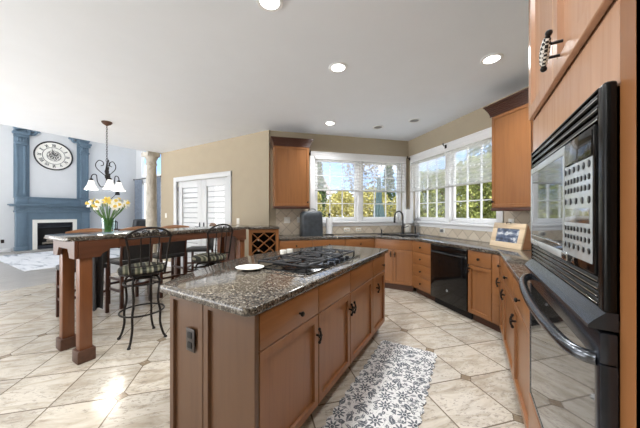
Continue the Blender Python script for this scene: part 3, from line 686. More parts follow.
for i in range(-8, 9):
    for sg in (1, -1):
        xc = LX0 + (LX1 - LX0) / 2 + i * cw; zc = LZ1 - .01
        c = clip((xc - sg * 2, zc - 2 * ch * 2 / cw / 1.0 * .5), (xc + sg * 2, zc + 2 * ch * 2 / cw * .5))
        if not c: continue
        (xa, za), (xb, zb) = c; d_ = Vector((xb - xa, 0, zb - za)); ln = d_.length
        if ln < .03: continue
        a = math.atan2(d_.z, d_.x)
        M = Matrix.Translation((xa, .001 if sg > 0 else .006, za)) @ Matrix.Rotation(-a, 4, 'Y')
        m.box(0, ln, .004, .05, -.0075, .0075, 0, M=M)
m.build('lattice', 'wood_v', o, smooth=0)
m = MB(); m.box(LX0 + .001, LX1 - .001, .50, .51, LZ0 + .001, LZ1 - .001); m.box(LX0 + .001, LX0 + .006, .06, .50, LZ0 + .001, LZ1 - .001); m.box(LX1 - .006, LX1 - .001, .06, .50, LZ0 + .001, LZ1 - .001); m.box(LX0 + .006, LX1 - .006, .06, .50, LZ0 + .001, LZ0 + .006); m.box(LX0 + .006, LX1 - .006, .06, .50, LZ1 - .006, LZ1 - .001)
m.build('dark_lining', 'black_matte', o, smooth=0)
LAT = (t0, LX0, LX1, LZ1, cw, ch)
for (bx, bz, lab) in ((.155, .905, 'wine bottle with a pale cap in the upper left diamond of the rack'), (.155, .735, 'wine bottle with a pale cap in the lower left diamond of the rack'), (.335, .905, 'dark wine bottle in the upper right diamond of the rack'), (.335, .735, 'dark wine bottle in the lower right diamond of the rack')):
    p = B2(t0 + bx, 4.264 + .02, bz - .012)
    b = thing('wine_bottle', lab, 'wine bottle', p, A2, 'bottles in the wine rack')
    Mx = Matrix.Rotation(R(-90), 4, 'X')
    MB().lathe([(.014, .0), (.015, .08), (.022, .11), (.037, .15), (.038, .30), (.03, .31)], seg=16, M=Mx).build('glass_body', 'bottle', b)
    MB().lathe([(.010, -.004), (.0155, -.002), (.016, .06), (.0158, .062)], seg=16, M=Mx).build('cap', 'foil' if 'pale' in lab else 'black_satin', b)
# raised bar
BZ = 1.125
o = thing('breakfast_bar', 'long raised granite topped breakfast bar on square legs, with two stools before it', 'bar', (0, 0, 0))
m = MB(); poly = [(-3.46, .775), (-3.02, .775), (-2.96, .80), (-2.94, .85), (-2.94, 2.875), (-3.03, 2.925), (-3.33, 3.23), (-3.56, 3.23), (-3.50, 2.6), (-3.50, .82)]
m.prism(poly, BZ - .04, BZ, .006); m.build('granite_top', 'granite', o)
z1 = BZ - .041
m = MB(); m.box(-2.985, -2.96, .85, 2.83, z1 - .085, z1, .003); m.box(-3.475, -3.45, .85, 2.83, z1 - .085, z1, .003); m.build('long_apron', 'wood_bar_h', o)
def brk(y):  # arched end apron between the two legs
    pts = [(-3.49, z1), (-3.49, z1 - .155), (-3.38, z1 - .155), (-3.365, z1 - .12), (-3.34, z1 - .075), (-3.11, z1 - .075), (-3.085, z1 - .12), (-3.07, z1 - .155), (-2.945, z1 - .155), (-2.945, z1)]
    mm = MB(); M = Matrix.Translation((0, y + .025, 0)) @ Matrix.Rotation(R(90), 4, 'X')
    mm.prism([(p[0], p[1]) for p in pts], -.0, .025, M=M); return mm
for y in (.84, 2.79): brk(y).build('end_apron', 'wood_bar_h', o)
for y0 in (.866, 2.70):
    for x0, side in ((-2.955, 1), (-3.485, -1)):
        # scrolled corner block along the front
        pts = [(0, 0), (0, -.155), (.155, -.155), (.17, -.125), (.21, -.105), (.23, -.085), (.30, -.085), (.30, 0)]
        if y0 > 2: pts = [(-p[0] + .12, p[1]) for p in pts]
        mm = MB(); xx = x0 if side > 0 else x0
        M = Matrix.Translation((xx - (.0 if side > 0 else .0), y0, z1)) @ Matrix.Rotation(R(90), 4, 'Z') @ Matrix.Rotation(R(90), 4, 'X')
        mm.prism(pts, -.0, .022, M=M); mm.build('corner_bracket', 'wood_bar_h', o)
for x in (-3.005, -3.435):
    for y in (.925, 2.77):
        lg = MB().box(x - .044, x + .044, y - .046, y + .046, .11, z1 - .001, .004).build('leg', 'wood_bar', o)
        MB().box(x - .066, x + .066, y - .066, y + .066, 0, .112, .008).build('foot_block', 'wood_toe', lg)
MB().box(-3.36, -3.12, 2.76, 2.785, .02, z1 - .08).build('end_panel', 'wood_bar_h', o, smooth=0)
m = MB(); m.prism([B2(t0 - .01, 4.235)[:2], B2(.44, 4.235)[:2], B2(.44, U2 - .02)[:2], B2(.26, U2 - .02)[:2], (-3.40, 3.50), (-3.555, 3.40), (-3.555, 3.235), (-3.328, 3.235)], H + .001, H + .038, .006)
tag(m.build('raised_countertop', 'granite'), 'small raised granite slab on top of the wine rack', 'countertop')

# ================================================================== ISLAND
IX, IY0, IY1 = -.84, .865, 2.86
ic = [(.868, 1.40), (1.40, 1.90), (1.90, 2.45), (2.45, 2.86)]
il = ['island cabinet nearest the camera, with a knobbed drawer over one door', 'second island cabinet, its door beside the nearest one', 'third island cabinet, under the far half of the cooktop', 'far narrow island cabinet at the end by the sink']
for i, (a, b) in enumerate(ic):
    w = b - a
    fr = [('drawer' if i in (0, 3) else 'panel', g, w - g, .70, .872) + ((('k', w * .6 if i == 0 else w * .75, .77),) if i in (0, 3) else ()),
          ('door', g, w - g, .125, .694, ('p', {0: w - .028, 1: w - .028, 2: .028, 3: .10}[i], .575))]
    cabinet(il[i], (IX, a, 0), R(90), w, fr, d=.63, group='island cabinets', name='island_cabinet', toe=.11)
o = thing('island_end_panel', 'shade-painted brown two-panel end of the island facing the camera, with a dark outlet', 'cabinet panel', (-1.49, IY0, 0), 0)
MB().box(0, .668, -.005, .0, .0, .878).build('backing', 'wood_island_shaded', o, smooth=0)
MB().shaker(.0, .30, .012, .876, y=-.023, th=.020, fr=.045, dp=.016).build('panel', 'wood_island_shaded', o)
MB().shaker(.304, .668, .012, .876, y=-.023, th=.020, fr=.05, dp=.016).build('panel', 'wood_island_shaded', o)
oo = thing('wall_outlet', 'dark brown outlet on the end panel of the island', 'outlet', (-1.30, IY0 - .0145, .645), 0)
MB().box(-.037, .037, -.007, 0, -.062, .062, .004).build('plate', 'outlet_dark', oo)
m = MB()
for z in (-.027, .027): m.box(-.017, .017, -.010, -.007, z - .016, z + .016, .003)
m.build('sockets', 'black_matte', oo)
def rounded(poly, rad, n=5):
    out = []; N = len(poly)
    for i, p in enumerate(poly):
        r = rad.get(i)
        if not r: out.append(p); continue
        P = Vector(p); A = (Vector(poly[i - 1]) - P).normalized(); B = (Vector(poly[(i + 1) % N]) - P).normalized()
        for k in range(n + 1):
            t = k / n; a, b = P + A * r, P + B * r
            q = (1 - t) ** 2 * a + 2 * t * (1 - t) * P + t * t * b; out.append((q.x, q.y))
    return out
bow = []
for i in range(21):
    y = 2.955 - (2.955 - .795) * i / 20; bow.append((-1.525 - .305 * (1 - ((y - 1.875) / 1.08) ** 2), y))
poly = [(-.805, .793), (-.805, 2.972)] + bow
poly = rounded(poly, {0: .05, 1: .03, 2: .04, len(poly) - 1: .03})
m = MB(); m.prism(poly, .88, .92, .008); tag(m.build('island_countertop', 'granite'), 'bowed speckled granite slab on the island, holding the cooktop', 'countertop')
# cooktop
o = thing('gas_cooktop', 'black gas cooktop with cast iron grates set in the island granite', 'cooktop', (-1.185, 1.90, .921))
MB().box(-.255, .272, -.465, .465, 0, .008, .004).build('glass_plate', 'black', o)
def grate(yc, ln):
    m = MB(); x0, x1, y0, y1 = -.218, .218, yc - ln / 2 + .008, yc + ln / 2 - .008; z = .042; r = .0075
    def bar(a, b, rr=r): m.tube([a, b], rr, 6)
    for a, b in (((x0, y0, z), (x1, y0, z)), ((x1, y0, z), (x1, y1, z)), ((x1, y1, z), (x0, y1, z)), ((x0, y1, z), (x0, y0, z))): bar(a, b)
    for x, y in ((x0, y0), (x1, y0), (x0, y1), (x1, y1)): bar((x, y, z), (x, y, .008), .008)
    cs = [(-.125, yc), (.105, yc)] if ln < .32 else [(-.01, yc)]
    for cx, cy in cs:
        for k in range(6):
            a = k * math.pi / 3 + .5; ca, sa = math.cos(a), math.sin(a)
            tx = ((x1 if len(cs) == 1 else (x1 if cx > 0 else -.01)) - cx) / ca if ca > 0 else ((x0 if len(cs) == 1 or cx < 0 else -.01) - cx) / ca
            ty = ((y1 - cy) if sa > 0 else (y0 - cy)) / sa if abs(sa) > .01 else 9
            t = min(abs(tx), abs(ty))
            m.tube([(cx + ca * .03, cy + sa * .03, z + .006), (cx + ca * t * .6, cy + sa * t * .6, z + .006), (cx + ca * t, cy + sa * t, z)], .0065, 6)
    if len(cs) == 2: bar((-.01, y0, z), (-.01, y1, z))
    m.build('grate', 'cast_iron', o)
    for cx, cy in cs:
        b = MB(); b.lathe([(.055, .008), (.055, .014), (.04, .017), (.038, .026), (.034, .030), (.005, .031)], (cx, cy, 0), 20); b.build('burner', 'black_matte', o)
for yc, ln in ((-.287, 0), (0, 0), (.287, 0)): grate(yc, .284)
for i in range(5):
    MB().lathe([(.019, .008), (.019, .014), (.016, .030), (.004, .031)], (.246, -.20 + i * .10, 0), 14).build('control_knob', 'black_satin', o)
o = MB().lathe([(.05, 0), (.085, .006), (.118, .017), (.121, .021), (.116, .021), (.085, .011), (.02, .009)], seg=32, sx=.85, sy=.75).build('plate', 'ceramic', loc=(-1.372, 1.355, .921), rotz=R(31))
tag(o, 'white oval spoon plate on the island granite before the cooktop', 'plate')
for x, y, lab in ((-1.60, 2.03, 'small white ceramic dish left of the cooktop, the nearer of two'), (-1.585, 2.12, 'small white ceramic dish left of the cooktop, the farther of two')):
    o = MB().lathe([(.025, 0), (.031, .004), (.033, .042), (.029, .042), (.026, .01), (.01, .008)], seg=18).build('ceramic_dish', 'ceramic', loc=(x, y, .921)); tag(o, lab, 'dish', 'white dishes by the cooktop')
# kitchen mat
pts = []
xa, xb, ya, yb = -.775, -.285, .55, 2.66
def scal(p, q, n, amp):
    P, Q = Vector(p), Vector(q); d_ = Q - P; nr = Vector((d_.y, -d_.x)).normalized(); out = []
    for i in range(n):
        for k in range(6):
            t = (i + k / 6) / n; out.append(tuple(P + d_ * t + nr * amp * math.sin(math.pi * k / 6)))
    return out
pts = scal((xa, ya), (xb, ya), 4, .02) + scal((xb, ya), (xb, yb), 22, .02) + scal((xb, yb), (xa, yb), 5, .012) + scal((xa, yb), (xa, ya), 22, .02)
m = MB(); m.prism(pts, .001, .008)
tag(m.build('kitchen_mat', 'floral', smooth=0), 'grey and white floral kitchen mat with scalloped edges on the tile floor', 'mat')

# ================================================================== OVEN TOWER
TX, TY0, TY1 = .27, .73, 1.664
OY0, OY1 = .787, 1.555
o = thing('oven_cabinet', 'tall cherry cabinet tower, glare painted pale on its front, that holds the black wall ovens', 'cabinet', (0, 0, 0))
m = MB(); m.box(TX, .92, TY0, TY0 + .02, .10, 2.66); m.box(TX, .92, TY1 - .02, TY1, .10, 2.66); m.box(.90, .92, TY0 + .02, TY1 - .02, .10, 2.66); m.box(TX, .90, TY0 + .02, TY1 - .02, .44, .46); m.box(TX, .90, TY0 + .02, TY1 - .02, 1.64, 1.66); m.box(TX, .90, TY0 + .02, TY1 - .02, 2.64, 2.66)
m.build('carcass', 'wood_v', o, smooth=0)
m = MB(); m.box(TX - .001, TX + .02, OY1 - .003, TY1, .10, 1.785); m.box(TX - .001, TX + .02, OY0 + .003, OY1 - .003, 1.60, 1.785); m.box(TX - .001, TX + .02, OY0 + .003, OY1 - .003, .44, .478); m.box(TX + .004, TX + .02, TY0, TY1, 1.786, 2.66)
m.build('face_frame', 'wood_glare', o, smooth=0)
MB().box(TX - .001, TX + .02, TY0, OY0 + .003, .10, 1.785).build('side_stile', 'wood_v', o, smooth=0)
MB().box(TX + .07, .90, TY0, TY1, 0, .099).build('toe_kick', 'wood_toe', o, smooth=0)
fo = bpy.data.objects.new('front_axis', None)
def side_front(mb, name, mat, par, lab=None):   # local x -> -Y, y -> +X
    ob = mb.build(name, mat, par, lab, loc=(TX, TY1, 0), rotz=R(-90)); return ob
W = TY1 - TY0
seam = TY1 - 1.215
d1 = side_front(MB().shaker(.004, seam - .002, 1.795, 2.655, fr=.07), 'door', 'wood_glare', o)
d2 = side_front(MB().shaker(seam + .002, W - .002, 1.795, 2.655, fr=.07), 'door', 'wood_glare', o)
dr = side_front(MB().box(.004, W - .004, -.02, 0, .115, .43, .003), 'drawer', 'wood_h', o)
m = MB(); m.lathe([(.006, 0), (.006, .02), (.014, .028), (.010, .036)], seg=12, M=Matrix.Translation((W / 2, -.02, .3)) @ Matrix.Rotation(R(90), 4, 'X')); m.build('knob', 'iron', dr)
hx, hz = seam + .098, 1.862
def handle(dd, hx, hz):
    hd = bpy.data.objects.new('handle', None); COL.objects.link(hd); hd.parent = dd
    for q in (1, -1): MB().tube([(hx + q * .013, -.018, hz + q * .016), (hx + q * .013, -.055, hz + q * .016)], .005).build('post', 'iron', hd)
    P = smooth_pts([(hx + q * .034, -.056 - .004 * math.cos(q * 1.5), hz + q * .041) for q in (-1, -.66, -.33, 0, .33, .66, 1)], 4)
    rad = [.0075 + .006 * math.sin(math.pi * i / (len(P) - 1)) for i in range(len(P))]
    MB().tube(P[3:-3], .013, 12, rad=rad[3:-3]).build('woven_grip', 'check', hd, 'black and white woven grip')
    k = MB(); k.tube(P[:4], .007, 10); k.ball(P[0], .010); k.build('grip_end', 'iron', hd)
    k = MB(); k.tube(P[-4:], .007, 10); k.ball(P[-1], .010); k.build('grip_end', 'iron', hd)
handle(d2, hx, hz)
m = MB(); m.box(TX - .05, .92, TY0 - .02, TY1 + .01, 2.661, 2.70, .006); m.box(TX - .08, .92, TY0 - .03, TY1 + .01, 2.70, 2.75, .01)
m.build('crown', 'wood_dark', o)

# wall ovens; local frame via loc (X plane)
FX = .244
o = thing('wall_oven', 'black built-in microwave and oven combination in the tall cabinet', 'oven', (0, 0, 0))
m = MB(); m.box(TX + .021, .80, OY0 + .02, OY1 - .02, .50, 1.59); m.build('housing', 'black_matte', o, smooth=0)
m = MB()
m.box(FX, TX - .003, OY0, OY0 + .035, 1.115, 1.612, .008, 3); m.box(FX, TX - .003, OY1 - .012, OY1, 1.115, 1.612, .004)
m.box(FX + .002, TX - .003, OY0 + .035, OY1 - .012, 1.606, 1.612, .002); m.box(TX - .012, TX + .02, OY0 + .012, OY1 - .012, 1.1, 1.6)
m.build('trim_frame', 'black_trim', o)
def louvers(z0, z1, n, nm):
    m = MB()
    for i in range(n):
        z = z0 + (z1 - z0) * i / n; h = (z1 - z0) / n
        M = Matrix.Translation((FX + .006, 0, z + h * .55)) @ Matrix.Rotation(R(28), 4, 'Y')
        m.box(-.004, .012, OY0 + .035, OY1 - .012, -h * .30, h * .30, .0025, M=M)
    v = m.build(nm, 'black_trim', o); m = MB()
    for i in range(n):
        h = (z1 - z0) / n; z = z0 + h * i; m.box(FX + .0005, FX + .003, OY0 + .037, OY1 - .014, z + h * .20, z + h * .36, .0008)
    m.build('bright_edges', 'chrome', v, 'bright metal slat edges')
louvers(1.535, 1.606, 3, 'upper_vent'); louvers(1.122, 1.188, 4, 'lower_vent')
# microwave door
DYA, DYB = 1.045, 1.542
md = MB()
md.box(FX - .004, TX - .01, DYA, DYB, 1.19, 1.215, .003); md.box(FX - .004, TX - .01, DYA, DYB, 1.505, 1.532, .003); md.box(FX - .004, TX - .01, DYB - .02, DYB, 1.215, 1.505, .003); md.box(FX - .004, TX - .01, DYA, DYA + .014, 1.215, 1.505, .003)
md = md.build('microwave_door', 'silver', o)
MB().box(FX - .002, FX + .004, DYA + .014, DYB - .02, 1.215, 1.505).build('window', 'mirror_black', md)
MB().box(FX - .008, FX - .002, DYA + .02, DYB - .03, 1.230, 1.236, .002).build('handle_strip', 'chrome', md)
cp = MB().box(FX - .003, TX - .01, .826, DYA - .003, 1.19, 1.532, .003).build('control_panel', 'black', o)
MB().box(FX - .0045, FX - .003, .832, 1.036, 1.212, 1.462, .001).build('key_plate', 'silver', cp, 'silver plate of black keys')
MB().box(FX - .0048, FX - .003, .836, 1.034, 1.466, 1.524, .001).build('display', 'black', cp)
MB().box(FX - .006, FX - .0045, .846, 1.022, 1.305, 1.342, .001).build('sensor_display', 'chrome', cp)
for zi, (z, n, rr0) in enumerate(((1.447, 6, .010), (1.417, 8, .0085), (1.392, 8, .0085), (1.362, 5, .010), (1.288, 8, .0075), (1.265, 8, .0075), (1.240, 6, .0085))):
    for i in range(n):
        y = 1.024 - (1.024 - .848) * i / (n - 1)
        rr = rr0 * .80; m = MB(); m.lathe([(rr, 0), (rr, .0018), (rr * .8, .0022)], seg=10, M=Matrix.Translation((FX - .0046, y, z)) @ Matrix.Rotation(R(-90), 4, 'Y'), sx=1.1)
        m.build('key', 'black_satin', cp)
m = MB(); m.box(FX - .008, FX - .002, 1.005, 1.050, 1.192, 1.214, .002); bd = m.build('badge', 'chrome', o)
MB().box(FX - .0095, FX - .008, 1.011, 1.044, 1.197, 1.209, .001).build('badge_face', 'black', bd)
# ledge between the microwave and the oven door
M_ = Matrix.Translation((0, OY0, 0)) @ Matrix.Rotation(R(-90), 4, 'X') @ Matrix.Rotation(0, 4, 'Z')
m = MB(); prof = [(TX - .004, 1.118), (FX + .004, 1.118), (FX - .014, 1.100), (FX - .024, 1.088), (FX - .024, 1.080), (TX - .004, 1.080)]
b = bmesh.new(); A_ = [b.verts.new((p[0], OY0, p[1])) for p in prof]; B_ = [b.verts.new((p[0], OY1, p[1])) for p in prof]
b.faces.new(A_); b.faces.new(list(reversed(B_)))
for i in range(len(prof)): b.faces.new((A_[i], B_[i], B_[(i + 1) % len(prof)], A_[(i + 1) % len(prof)]))
bmesh.ops.recalc_face_normals(b, faces=b.faces); m._merge(b); m.build('ledge', 'black_steel', o, smooth=0)
DX = .238
m = MB(); m.box(DX, TX - .003, OY0, OY1, 1.005, 1.074, .006); m.box(DX, TX - .003, OY0, OY0 + .03, .488, 1.005, .004); m.box(DX, TX - .003, OY1 - .02, OY1, .488, 1.005, .004); m.box(DX, TX - .003, OY0 + .03, OY1 - .02, .488, .505, .003)
od = m.build('oven_door', 'black_steel', o)
MB().box(DX + .002, TX - .006, OY0 + .03, OY1 - .02, .505, 1.005).build('oven_window', 'mirror_black', od)
P = smooth_pts([(DX + .004, 1.515, 1.040), (DX - .022, 1.50, 1.036), (DX - .045, 1.40, 1.025), (DX - .055, 1.17, 1.012), (DX - .047, .95, 1.008), (DX - .030, .84, 1.006), (DX + .004, .812, 1.006)], 7)
MB().tube(P, .015, 12).build('handle', 'dark_steel', od)

# upper cabinets
def upper(label, loc, rotz, w, z0, z1, d=.325, hside=1):
    o = thing('upper_cabinet', label, 'cabinet', (loc[0], loc[1], z0), rotz, 'upper cabinets'); h = z1 - z0
    MB().box(0, w, 0, d, 0, h).build('carcass', 'wood_v', o, smooth=0)
    dr = MB().shaker(.004, w - .004, .028, h - .01, fr=.05, dp=.008).build('door', 'wood_v', o)
    knob(dr, w - .03 if hside > 0 else .03, .10)
    m = MB(); m.box(-.006, w + .006, -.022, d, -.016, .022, .004); m.build('light_rail', 'wood_dark', o)
    m = MB(); n = 7
    for i in range(n):
        f = i / (n - 1); e = .012 + .05 * f ** 1.6; m.box(-e, w + e, -.02 - e, d, h + .02 * i - .01, h + .02 * (i + 1) - .01, .003)
    m.build('crown', 'wood_dark', o)
upper('cherry upper cabinet on the back wall above the covered appliance', B2(.381, 4.535), A2, .622, 1.425, 2.515)
upper('cherry upper cabinet on the right wall between the window and the ovens', B1(-2.590, 2.925), A1, .475, 1.372, 2.535, d=.325, hside=-1)

# ================================================================== COUNTER ITEMS
def outlet(label, loc, rotz, w=.078, h=.118, mat='outlet_white', dark='wood_light', sw=False, grp='white wall plates'):
    o = thing('light_switch' if sw else 'wall_outlet', label, 'switch' if sw else 'outlet', loc, rotz, grp)
    MB().box(-w / 2, w / 2, -.007, 0, -h / 2, h / 2, .003).build('plate', mat, o)
    m = MB()
    if sw: m.box(-.008, .008, -.014, -.007, -.014, .014, .002)
    elif w > h: [m.box(x - .016, x + .016, -.010, -.007, -.015, .015, .002) for x in (-.025, .025)]
    else: [m.box(-.015, .015, -.010, -.007, z - .015, z + .015, .002) for z in (-.026, .026)]
    m.build('toggle' if sw else 'sockets', dark, o)
outlet('wide white switch plate under the back upper cabinet, nearest the wine rack', B2(.65, U2 - .013, 1.20), A2, .115, .118, sw=True, dark='white')
outlet('narrow white outlet under the back upper cabinet, next to the covered appliance', B2(.872, U2 - .013, 1.20), A2, .078, .118, dark='white')
outlet('horizontal outlet under the back window, the left one of two', B2(1.845, U2 - .013, 1.0), A2, .118, .075, grp='plates under the back window')
outlet('horizontal outlet under the back window, the right one of two', B2(2.10, U2 - .013, 1.0), A2, .118, .075, grp='plates under the back window')
outlet('outlet above the picture frame under the right upper cabinet', B1(-2.60, U1 - .013, 1.20), A1, dark='white')
outlet('white switch plate on the tan wall right of the french doors', (-4.01, 3.639, 1.17), 0, sw=True, dark='white')
outlet('white switch plate on the tan wall between the stone column and the french doors', (-6.60, 3.639, 1.27), 0, sw=True, dark='white')
o = thing('wall_outlet', 'outlet with a silver plug on the backsplash under the right window', 'outlet', B1(-3.835, U1 - .013, 1.025), A1)
MB().box(-.06, .06, -.007, 0, -.037, .037, .003).build('plate', 'outlet_white', o)
m = MB(); m.box(-.015, .03, -.05, -.007, -.025, .025, .006); m.build('plug', 'steel', o)
# covered appliance
o = thing('covered_appliance', 'countertop appliance under a dark grey fabric cover, below the upper cabinet', 'appliance', B2(1.06, 4.62, .921), A2)
def cov(a, b):
    th = 2 * math.pi * a; k = .88 if b > .8 else 1
    cx, cy = math.cos(th), math.sin(th); p = 5
    rr = 1 / ((abs(cx) ** p + abs(cy) ** p) ** (1 / p))
    top = max(0, (b - .78) / .22); sc = (1 - .26 * top ** 2) * (1.0 - .05 * b) * (1 + .012 * math.sin(th * 9) * (1 - b))
    return (.205 * rr * cx * sc, .15 * rr * cy * sc, .445 * (b if b < .78 else .78 + .22 * math.sin(top * math.pi / 2)))
m = MB(); m.grid(cov, 48, 14, cu=True)
m.grid(lambda a, b: ((.205 * .95 * .74) * (1 - b * .999) / 1.0 * (1 / ((abs(math.cos(2 * math.pi * a)) ** 5 + abs(math.sin(2 * math.pi * a)) ** 5) ** .2)) * math.cos(2 * math.pi * a), (.15 * .95 * .74) * (1 - b * .999) * (1 / ((abs(math.cos(2 * math.pi * a)) ** 5 + abs(math.sin(2 * math.pi * a)) ** 5) ** .2)) * math.sin(2 * math.pi * a), .445 + .006 * b), 48, 3, cu=True)
m.build('fabric_cover', 'plastic_cover', o, smooth=60)
m = MB(); m.tube(smooth_pts([(-.06, -.07, .445), (-.05, -.07, .48), (.05, -.07, .48), (.06, -.07, .445)], 5), .008); m.build('strap', 'plastic_cover', o)
o = thing('paper_towel_stand', 'white paper towel roll on a black stand at the left of the back window', 'paper towels', B2(1.42, 4.66, .921), A2)
MB().lathe([(.085, 0), (.085, .012), (.012, .018), (.009, .022), (.009, .36), (.02, .37), (.022, .39), (.01, .41)], seg=20).build('stand', 'black_satin', o)
MB().lathe([(.022, .024), (.062, .024), (.062, .315), (.022, .315)], seg=28).build('roll', 'paper', o)
# picture frame on the right counter
a = Vector((.205, 3.962)); b = Vector((.475, 3.605)); dv = b - a; ang = math.atan2(dv.y, dv.x)
o = thing('picture_frame', 'light wood framed picture leaning on the counter beside the oven tower', 'picture frame', (a.x, a.y, .921), ang)
w = dv.length; h = .30; tilt = Matrix.Rotation(R(-14), 4, 'X')
m = MB(); fw = .068
m.box(0, w, 0, .022, 0, fw, .003, M=tilt); m.box(0, w, 0, .022, h - fw, h, .003, M=tilt); m.box(0, fw, 0, .022, fw, h - fw, .003, M=tilt); m.box(w - fw, w, 0, .022, fw, h - fw, .003, M=tilt)
m.build('frame', 'wood_light', o)
MB().box(fw, w - fw, .008, .018, fw, h - fw, M=tilt).build('picture', 'photo', o)
hh = h * math.cos(R(14))
for x in (.004, w - .026):
    m = MB()
    M = Matrix.Translation((x, 0, 0)) @ Matrix.Rotation(R(90), 4, 'Z') @ Matrix.Rotation(R(90), 4, 'X')
    m.prism([(.026, .001), (.20, .001), (.20, .03), (.10, hh - .02), (.092, hh - .02)], 0, .022, M=M)
    m.build('easel_side', 'wood_rail', o)
m = MB(); m.tube([(w / 2 - .03, .065, h - .02), (w / 2 - .03, .065, h + .0), (w / 2 + .03, .065, h + .0), (w / 2 + .03, .065, h - .02)], .004); m.build('hanger', 'iron', o)

# ================================================================== STOOLS
def stool(label, x, y, rz):
    o = thing('bar_stool', label, 'bar stool', (x, y, 0), rz, 'iron bar stools')      # +x is the side of the backrest
    MB().lathe([(.12, .715), (.198, .720), (.214, .733), (.215, .752), (.20, .770), (.15, .782), (.04, .785)], seg=32).build('seat', 'stripe', o)
    MB().lathe([(.20, .700), (.206, .708), (.206, .718), (.19, .72)], seg=32).build('seat_ring', 'iron', o)
    MB().lathe([(.10, .655), (.10, .665), (.05, .668), (.05, .70), (.11, .702)], seg=20).build('swivel', 'iron', o)
    for k in range(4):
        a = R(45 + 90 * k); c, s = math.cos(a), math.sin(a)
        prof = [(.10, .66), (.15, .655), (.172, .60), (.160, .50), (.158, .40), (.180, .29), (.178, .17), (.205, .06), (.232, .012)]
        lg = MB().tube(smooth_pts([(r * c, r * s, z) for r, z in prof], 4), .0115, 8).build('leg', 'iron', o)
        MB().lathe([(.016, 0), (.016, .012), (.012, .02)], (.233 * c, .233 * s, 0), 10).build('foot_cap', 'black_matte', lg)
    for r, z, nm in ((.128, .30, 'foot_ring'), (.165, .60, 'upper_ring')):
        rr = .200 if nm == 'foot_ring' else r
        MB().tube([(rr * math.cos(2 * math.pi * k / 36), rr * math.sin(2 * math.pi * k / 36), z) for k in range(36)], .009, 8, closed=True).build(nm, 'iron', o)
    if True:
        m = MB()
        for k in range(4):
            a = R(45 + 90 * k); m.tube([(.172 * math.cos(a), .172 * math.sin(a), .30), (.202 * math.cos(a), .202 * math.sin(a), .30)], .007, 6)
        m.build('ring_braces', 'iron', o)
    # back
    def bx(u, z): return (.195 - .03 * (u / .22) ** 2 + .05 * (z - .72) / .44, u, z)
    for s in (-1, 1): MB().tube(smooth_pts([bx(s * .15, .70), bx(s * .165, .80), bx(s * .178, .95), bx(s * .202, 1.10)], 5), .0105, 8).build('back_post', 'iron', o)
    MB().tube(smooth_pts([bx(-.212, 1.085), bx(-.165, 1.135), bx(-.095, 1.17), bx(0, 1.183), bx(.095, 1.17), bx(.165, 1.135), bx(.212, 1.085)], 5), .011, 8).build('arch_rail', 'iron', o)
    MB().tube(smooth_pts([bx(-.20, 1.08), bx(-.1, 1.085), bx(0, 1.09), bx(.1, 1.085), bx(.20, 1.08)], 4), .008, 8).build('cross_rail', 'iron', o)
    m = MB()
    for s in (-1, 1):
        for cu, cz, r0 in ((.045, 1.133, .030), (.115, 1.118, .026), (.175, 1.102, .015)):
            pts = [bx(s * (cu + r0 * (1 - k / 22) * math.cos(k * .52)), cz + r0 * (1 - k / 22) * math.sin(k * .52)) for k in range(18)]
            m.tube(pts, .0052, 6)
        m.tube([bx(s * .005, 1.10), bx(s * .02, 1.165)], .005, 6)
    m.build('scrollwork', 'iron', o)
    for u in (-.075, 0, .075): MB().tube([bx(u, .80 if u else .795), bx(u * 1.1, 1.085)], .0065, 8).build('spindle', 'iron', o)
    MB().tube(smooth_pts([bx(-.165, .80), bx(0, .795), bx(.165, .80)], 5), .007, 8).build('lower_rail', 'iron', o)
    return o
stool('iron bar stool with striped seat nearest the legs of the raised bar', -3.0, 1.405, R(-8))
stool('iron bar stool with striped seat in front of the french doors, near the wine rack', -3.0, 2.23, R(2))

# ================================================================== FLOWERS on the bar
o = thing('flower_vase', 'clear glass vase of daffodils on the raised bar', 'vase', (-3.10, 1.14, BZ + .001))
MB().lathe([(.038, 0), (.045, .004), (.050, .06), (.056, .155), (.053, .155), (.047, .06), (.042, .010), (.005, .008)], seg=24, cap=False).build('glass_body', 'vase', o)
rnd = random.Random(3)
for i in range(18):
    a = 2 * math.pi * i / 18 * 2.4; lean = .04 + .105 * (i / 17) ** .6; L_ = .24 + .08 * rnd.random()
    hx, hy, hz = lean * math.cos(a) * 1.1, lean * math.sin(a) * 1.1, L_ - .05 * lean / .18 + .03
    col = 'white' if i % 5 != 2 else 'yellow'
    f = thing('daffodil', ('white daffodil standing in the glass vase on the bar' if col == 'white' else 'yellow daffodil standing in the glass vase on the bar'), 'flower', (-3.10, 1.14, BZ + .02), 0, col + ' daffodils in the vase')
    bx_, by_ = -.028 * math.cos(a), -.028 * math.sin(a)
    MB().tube(smooth_pts([(bx_, by_, .0), (.3 * hx, .3 * hy, .13), (.75 * hx, .75 * hy, hz * .75), (hx, hy, hz)], 4), .0035, 6).build('stem', 'stem', f)
    dirv = Vector((hx * 2.5 + .12, hy * 2.5 - .20, .16)).normalized()
    q = dirv.to_track_quat('Z', 'Y').to_matrix().to_4x4(); M = Matrix.Translation((hx, hy, hz)) @ q
    m = MB()
    for k in range(6):
        ang = k * math.pi / 3; Mk = M @ Matrix.Rotation(ang, 4, 'Z')
        m.ball((.021, 0, .004), .0165, (1.15, .72, .16), 8, M=Mk)
    m.build('petals', 'petal_white' if col == 'white' else 'petal_yellow', f)
    MB().lathe([(.007, 0), (.010, .012), (.016, .028), (.013, .028), (.004, .01)], seg=10, M=M).build('trumpet', 'petal_yellow', f)
m = MB()
